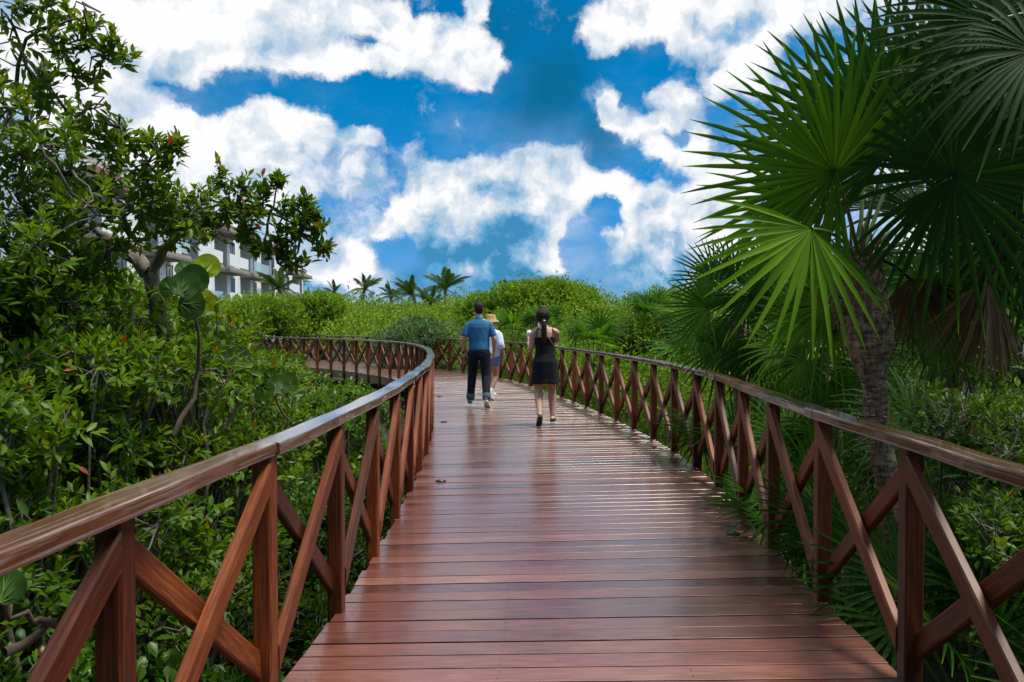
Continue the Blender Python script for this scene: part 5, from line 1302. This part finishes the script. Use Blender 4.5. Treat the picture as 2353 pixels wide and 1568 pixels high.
mb = MB(); limb(mb, [elL.lerp(wrL, .90), elL.lerp(wrL, .97)], [.034, .034], 1, X_, 16); wobj('watch', [Vector(v) for v in mb.v], mb.f, MAT['blackp'], man)
# what he holds
mb = MB(); c = man.location+Vector((-.245, .10, .80)); limb(mb, [c-Vector((0, .01, .045)), c, c+Vector((0, .01, .045))], [.026, .032, .028], 1, X_, 16)
ob = fuse(mb, 'camera_body', MAT['blackp'], None, .006, 2)
hb = empty('camera', c, 'small black camera held low in the left hand of the man in blue', 'camera')
for v in ob.data.vertices: v.co -= c
ob.parent = hb
mb = MB(); limb(mb, [Vector((-.02, -.02, .0)), Vector((-.032, -.03, .0))], [.018, .016], 1, Z_, 14); wobj('lens', [Vector(v) for v in mb.v], mb.f, MAT['blackp'], hb)
# --- the woman in black
YW = 11.35; pw = P(1252, 980, YW)
wom = person((pw.x, pw.y, 0), 'dark-haired woman in black strappy top and short skirt walking away in flip-flops')
mb = MB(); hipL, hipR = Vector((-.09, 0, .84)), Vector((.09, 0, .84))
kL, anL = solve(hipL, (-.085, -.22, .125), .405, .385, (-.05, 1, 0)); kR, anR = solve(hipR, (.115, .05, .075), .405, .385, (.05, 1, 0))
trunkloft(mb, [((0, -.01, .78), .165, .125), ((0, -.015, .88), .178, .13), ((0, 0, .98), .135, .10), ((0, .01, 1.10), .135, .10), ((0, .01, 1.22), .150, .115), ((0, .0, 1.30), .145, .095), ((0, -.01, 1.345), .10, .07), ((0, -.01, 1.38), .06, .055)])
for h, k, a in ((hipL, kL, anL), (hipR, kR, anR)): limb(mb, [h, h.lerp(k, .5), k, k.lerp(a, .32), a], [.098, .088, .060, .061, .036])
# bare feet: heel of the left one lifted
def barefoot(mb, a, d, pitch):
    f, u, s = foot(mb, a, d, .90, pitch, .0)
    for k, (x, l_) in enumerate(((.024, .030), (.008, .026), (-.006, .022), (-.018, .019), (-.029, .016))):
        b_ = Vector(a)+f*(.165-.012*k*.8)*.9+u*(-.058*.9)+s*(x if d[0] < 0 else -x)*.95; limb(mb, [b_-f*.015, b_+f*l_*.6, b_+f*l_], [.0095-.0007*k, .009-.0008*k, .007-.0006*k], 1, s, 8)
    return f, u, s
fL = barefoot(mb, anL, (-.12, 1, 0), .75); fR = barefoot(mb, anR, (.14, 1, 0), 0)
shL, shR = Vector((-.165, -.005, 1.315)), Vector((.165, -.005, 1.315))
elL, wrL = Vector((-.205, .02, 1.05)), Vector((-.235, .215, 1.135)); elR, wrR = Vector((.185, .20, 1.17)), Vector((-.04, .36, 1.385))
wrR = Vector((.02, .33, 1.36))
for s, e, w_ in ((shL, elL, wrL), (shR, elR, wrR)): limb(mb, [Vector((s.x*.45, -.01, 1.335)), Vector((s.x*.9, s.y, 1.308)), s.lerp(e, .16), s.lerp(e, .55), e, w_], [.042, .045, .050, .046, .038, .025])
hand(mb, wrL, (-.15, .55, .85), (.9, .3, 0), .92, .8, 1); hand(mb, wrR, (-.85, .3, .35), (0, -1, .2), .92, .6, 1)
hcw = Vector((-.035, .015, 1.515)); fw = Vector((-.12, 1, .0))
headmesh(mb, hcw, fw, .95, Z_, (0, -.01, 1.36), .047)
fuse(mb, 'body', MAT['skin'], wom, .0055, 3); eyes(wom, hcw, fw, .95)
mb = MB(); trunkloft(mb, [((0, 0, .93), .150, .115), ((0, .0, 1.0), .143, .108), ((0, .01, 1.10), .143, .108), ((0, .012, 1.195), .157, .124), ((0, .012, 1.225), .158, .126)], 32); fuse(mb, 'top', MAT['black'], wom, .007, 2)
for g in (-1, 1):
    for dx in (0, .012):
        mb = MB(); limb(mb, [(g*(.105+dx), -.115, 1.215), (g*(.118+dx), -.088, 1.29), (g*.105, -.03, 1.365), (g*.105, .05, 1.33), (g*.095, .115, 1.23)], [.0045]*5, 1, X_, 8); wobj('strap', [Vector(v) for v in mb.v], mb.f, MAT['black'], wom)
mb = MB(); trunkloft(mb, [((.0, 0, .56), .228, .170), ((0, 0, .62), .216, .162), ((0, -.01, .75), .192, .150), ((0, -.015, .87), .186, .142), ((0, -.005, .95), .152, .118), ((0, 0, .985), .147, .112)], 36); 
# soft folds towards the hem
for i, v in enumerate(mb.v):
    if v[2] < .88:
        a = math.atan2(v[1], v[0]); k_ = (.88-v[2])/.3; q = 1+.035*k_*math.sin(a*7+1); mb.v[i] = (v[0]*q, v[1]*q, v[2]+.008*k_*math.sin(a*3))
fuse(mb, 'skirt', MAT['black'], wom, .007, 2)
mb = MB(); f_ = fw.normalized(); s_ = f_.cross(Z_)
ring_loft(mb, [(hcw-f_*.045+Z_*(-.06), s_, f_, .062, .045), (hcw-f_*.040+Z_*(-.03), s_, f_, .092, .080), (hcw-f_*.028+Z_*.02, s_, f_, .106, .108), (hcw-f_*.020+Z_*.065, s_, f_, .104, .112), (hcw-f_*.012+Z_*.105, s_, f_, .084, .095), (hcw-f_*.006+Z_*.13, s_, f_, .052, .065)], 26)
limb(mb, [hcw-f_*.10-Z_*.03, hcw-f_*.135-Z_*.055+s_*(-.01), hcw-f_*.145-Z_*.12, hcw-f_*.140-Z_*.24, hcw-f_*.135-Z_*.36+s_*.0, hcw-f_*.13-Z_*.44], [.035, .028, .038, .044, .032, .008], .7, s_, 16)
hr = fuse(mb, 'hair', MAT['hair'], wom, .006, 2)
V = []; F = []
for k in range(260):                     # loose hairs round the head and tail
    a = random.uniform(0, 2*PI); b_ = random.uniform(-.4, 1.2); d = (s_*math.cos(a)*math.cos(b_)+f_*math.sin(a)*math.cos(b_)*.9+Z_*math.sin(b_)); st = hcw-f_*.022+Z_*.02+d*.10; e_ = st+d*.02+Vector((random.gauss(0, .014), random.gauss(0, .014), random.gauss(-.005, .014)))
    tube(V, F, [st, e_], [.0009, .0003], 3)
for k in range(120):
    z = random.uniform(.1, .46); st = hcw-f_*.14-Z_*z+s_*random.uniform(-.03, .03); tube(V, F, [st, st+s_*random.gauss(0, .02)-Z_*.05], [.001, .0004], 3)
wobj('loose_hair', V, F, MAT['hair'], hr)
mb = MB(); limb(mb, [hcw-f_*.118-Z_*.052-s_*.028, hcw-f_*.16-Z_*.052, hcw-f_*.118-Z_*.052+s_*.028], [.009, .012, .009], 1, Z_, 10); wobj('hair_tie', [Vector(v) for v in mb.v], mb.f, MAT['metal'], wom)
mb = MB(); pts = [(-.10, -.055, 1.355), (-.02, -.095, 1.30), (.055, -.130, 1.21), (.11, -.128, 1.12), (.150, -.09, 1.03), (.168, -.02, .96)]; limb(mb, pts, [.009]*6, .3, X_, 8); wobj('bag_strap', [Vector(v) for v in mb.v], mb.f, MAT['leather'], wom)
for a, (f, u, s) in ((anL, fL), (anR, fR)):
    V = []; F = []; rr = [(-.058, .024), (-.035, .033), (.02, .034), (.08, .040), (.13, .044), (.165, .040), (.185, .022)]
    for zz in (-.088, -.074):
        for x, w_ in rr: V += [a+f*x+s*w_+u*zz, a+f*x-s*w_+u*zz]
    n_ = len(rr)
    for i in range(n_-1):
        b0 = 2*i; t0 = 2*n_+2*i; F += [(b0, b0+1, b0+3, b0+2), (t0, t0+2, t0+3, t0+1), (b0, b0+2, t0+2, t0), (b0+1, t0+1, t0+3, b0+3)]
    F += [(0, 2*n_, 2*n_+1, 1), (2*n_-2, 2*n_-1, 4*n_-1, 4*n_-2)]
    o = wobj('flip_flop', V, F, MAT['flip'], wom, False); V = []; F = []
    for g in (-1, 1): tube(V, F, [a+f*.135-u*.070, a+f*.10+s*g*.02-u*.040, a+f*.04+s*g*.042-u*.070], [.004, .006, .005], 6)
    wobj('thong', V, F, MAT['flip'], o)
W0 = wom.location
ph = empty('phone', W0+Vector((-.095, .385, 1.455)), 'black phone held up in front of the face of the woman in black', 'phone')
mb = MB(); beam(mb, (0, 0, -.075), (0, 0, .075), .074, .009, (1, .15, 0), .5, .003); wobj('case', [Vector(v) for v in mb.v], mb.f, MAT['blackp'], ph, False)
mb = MB(); beam(mb, (.0007, -.0056, -.070), (.0007, -.0056, .070), .068, .0015, (1, .15, 0), .5, .0003); wobj('screen', [Vector(v) for v in mb.v], mb.f, simple('phone_screen', (.02, .025, .03), .06, .7, .1, 5), ph, False)
mb = MB(); limb(mb, [(-.02, .006, .055), (-.02, .009, .055)], [.010, .009], 1, X_, 12); wobj('lens', [Vector(v) for v in mb.v], mb.f, MAT['metal'], ph)
cu = empty('cup', W0+Vector((-.225, .285, 1.175)), 'clear cup with lid and straw held by the woman in black', 'cup')
def lathe(prof, K=22):
    V = []; F = []
    for r_, z in prof:
        for k in range(K): V.append(Vector((r_*math.cos(2*PI*k/K), r_*math.sin(2*PI*k/K), z)))
    for i in range(len(prof)-1):
        for k in range(K): F.append((i*K+k, i*K+(k+1) % K, (i+1)*K+(k+1) % K, (i+1)*K+k))
    return V, F
V, F = lathe([(.001, 0), (.028, 0), (.030, .004), (.040, .105)]); wobj('cup_wall', V, F, MAT['cup'], cu)
V, F = lathe([(.041, .100), (.043, .106), (.040, .112), (.034, .135), (.018, .148), (.001, .150)]); wobj('lid', V, F, MAT['sole'], cu)
V = []; F = []; tube(V, F, [(.0, 0, .05), (.004, 0, .24)], [.004, .004], 8); wobj('straw', V, F, MAT['straw'], cu)
# --- the woman in the straw hat
YH = 15.2; ph_ = P(1128, 912, YH)
hat = person((ph_.x, ph_.y, 0), 'woman in straw hat and loose white shirt half hidden behind the man in blue', -.35)
mb = MB(); hipL, hipR = Vector((-.085, 0, .82)), Vector((.085, 0, .82))
kL, anL = solve(hipL, (-.09, .26, .10), .40, .38, (0, 1, 0)); kR, anR = solve(hipR, (.06, -.10, .085), .40, .38, (0, 1, 0))
kR, anR = solve(hipR, (.03, -.16, .10), .40, .38, (.3, 1, 0))
trunkloft(mb, [((0, 0, .78), .155, .12), ((0, 0, .88), .16, .12), ((0, 0, 1.0), .13, .095), ((0, .01, 1.15), .14, .11), ((0, 0, 1.27), .14, .095), ((0, -.01, 1.32), .08, .06)])
for h, k, a in ((hipL, kL, anL), (hipR, kR, anR)): limb(mb, [h, h.lerp(k, .5), k, k.lerp(a, .3), a], [.088, .078, .053, .052, .034])
foot(mb, anL, (0, 1, 0), .9, 0); foot(mb, anR, (.1, 1, 0), .9, .3)
shL, shR = Vector((-.155, 0, 1.28)), Vector((.155, 0, 1.28)); elL, wrL = Vector((-.21, -.02, 1.02)), Vector((-.21, .12, .82)); elR, wrR = Vector((.22, -.06, 1.03)), Vector((.25, .05, .82))
for s, e, w_ in ((shL, elL, wrL), (shR, elR, wrR)): limb(mb, [Vector((s.x*.8, s.y, 1.24)), s.lerp(e, .3), e, w_], [.034, .042, .037, .025])
hand(mb, wrL, (0, .2, -1), (.8, .5, 0), .92, .5, 1); hand(mb, wrR, (.05, .25, -1), (-.8, .5, 0), .92, .5, -1)
hch = Vector((.0, .03, 1.455)); fh = Vector((.75, .6, -.05)); headmesh(mb, hch, fh, .93, Z_, (0, -.01, 1.30), .046)
fuse(mb, 'body', MAT['skin2'], hat, .006, 3); eyes(hat, hch, fh, .93)
mb = MB(); trunkloft(mb, [((0, -.01, .76), .185, .155), ((0, -.01, .85), .187, .152), ((0, 0, 1.0), .175, .14), ((0, .005, 1.15), .175, .14), ((0, 0, 1.26), .170, .118), ((0, -.005, 1.31), .11, .08), ((0, -.008, 1.35), .058, .058)])
for sh, el, wr in ((shL, elL, wrL), (shR, elR, wrR)): limb(mb, [sh*.86, sh+Vector((0, 0, -.03)), sh.lerp(el, .5), el, el.lerp(wr, .25)], [.048, .060, .072, .074, .070])
for i, v in enumerate(mb.v):
    if v[2] < .95: mb.v[i] = (v[0], v[1], v[2]+.05*abs(v[0])/.18*(1 if v[2] < .9 else .3))
fuse(mb, 'shirt', MAT['white'], hat, .008, 2)
mb = MB(); trunkloft(mb, [((0, 0, .76), .165, .13), ((0, 0, .86), .17, .13)])
for h, k in ((hipL, kL), (hipR, kR)): limb(mb, [h, h.lerp(k, .38)], [.10, .098])
fuse(mb, 'shorts', MAT['shorts'], hat, .008, 2)
shoe(hat, anL, (0, 1, 0), .93, 0, stripes=True); shoe(hat, anR, (.1, 1, 0), .93, .3, stripes=True)
for a, k in ((anL, kL), (anR, kR)):
    mb = MB(); limb(mb, [a+Vector((0, 0, -.01)), a.lerp(k, .28)], [.041, .044], 1, X_, 14); wobj('sock', [Vector(v) for v in mb.v], mb.f, MAT['sole'], hat)
mb = MB(); f_ = fh.normalized(); s_ = f_.cross(Z_).normalized()
ring_loft(mb, [(hch-f_*.045-Z_*.13, s_, f_, .05, .03), (hch-f_*.04-Z_*.06, s_, f_, .078, .06), (hch-f_*.025, s_, f_, .080, .083), (hch-f_*.015+Z_*.05, s_, f_, .080, .09), (hch+Z_*.09, s_, f_, .06, .07)], 20)
fuse(mb, 'hair', MAT['hair'], hat, .006, 2)
V = []; F = []; K = 30; hcn = hch+Z_*.055-f_*.008
pr = [(.001, .098), (.055, .094), (.078, .084), (.088, .05), (.095, .01), (.118, -.022), (.150, -.052), (.152, -.056), (.117, -.028), (.092, .002)]
for r_, z in pr:
    for k in range(K):
        a = 2*PI*k/K; q = 1+.04*math.sin(a*2+.6)*(r_ > .1); V.append(hcn+s_*r_*q*math.cos(a)+f_*r_*1.08*q*math.sin(a)+Z_*(z+(.012*math.sin(a*2) if r_ > .1 else 0)))
for i in range(len(pr)-1):
    for k in range(K): F.append((i*K+k, i*K+(k+1) % K, (i+1)*K+(k+1) % K, (i+1)*K+k))
wobj('straw_hat', V, F, MAT['straw'], hat)
mb = MB(); limb(mb, [elR.lerp(wrR, .88), elR.lerp(wrR, .93)], [.029, .029], 1, X_, 14); wobj('bracelet', [Vector(v) for v in mb.v], mb.f, MAT['metal'], hat)
wom.scale = (.975,)*3
for q in (ph, cu): q.location = W0 + (q.location-W0)*.975
# settle everyone on the boards
for r in (man, wom, hat):
    bpy.context.view_layer.update(); lo = min((c.matrix_world @ Vector(v)).z for c in r.children_recursive for v in c.bound_box); r.location.z -= lo - .004
    for q in ((hb,) if r is man else (ph, cu) if r is wom else ()): q.location.z -= lo - .004
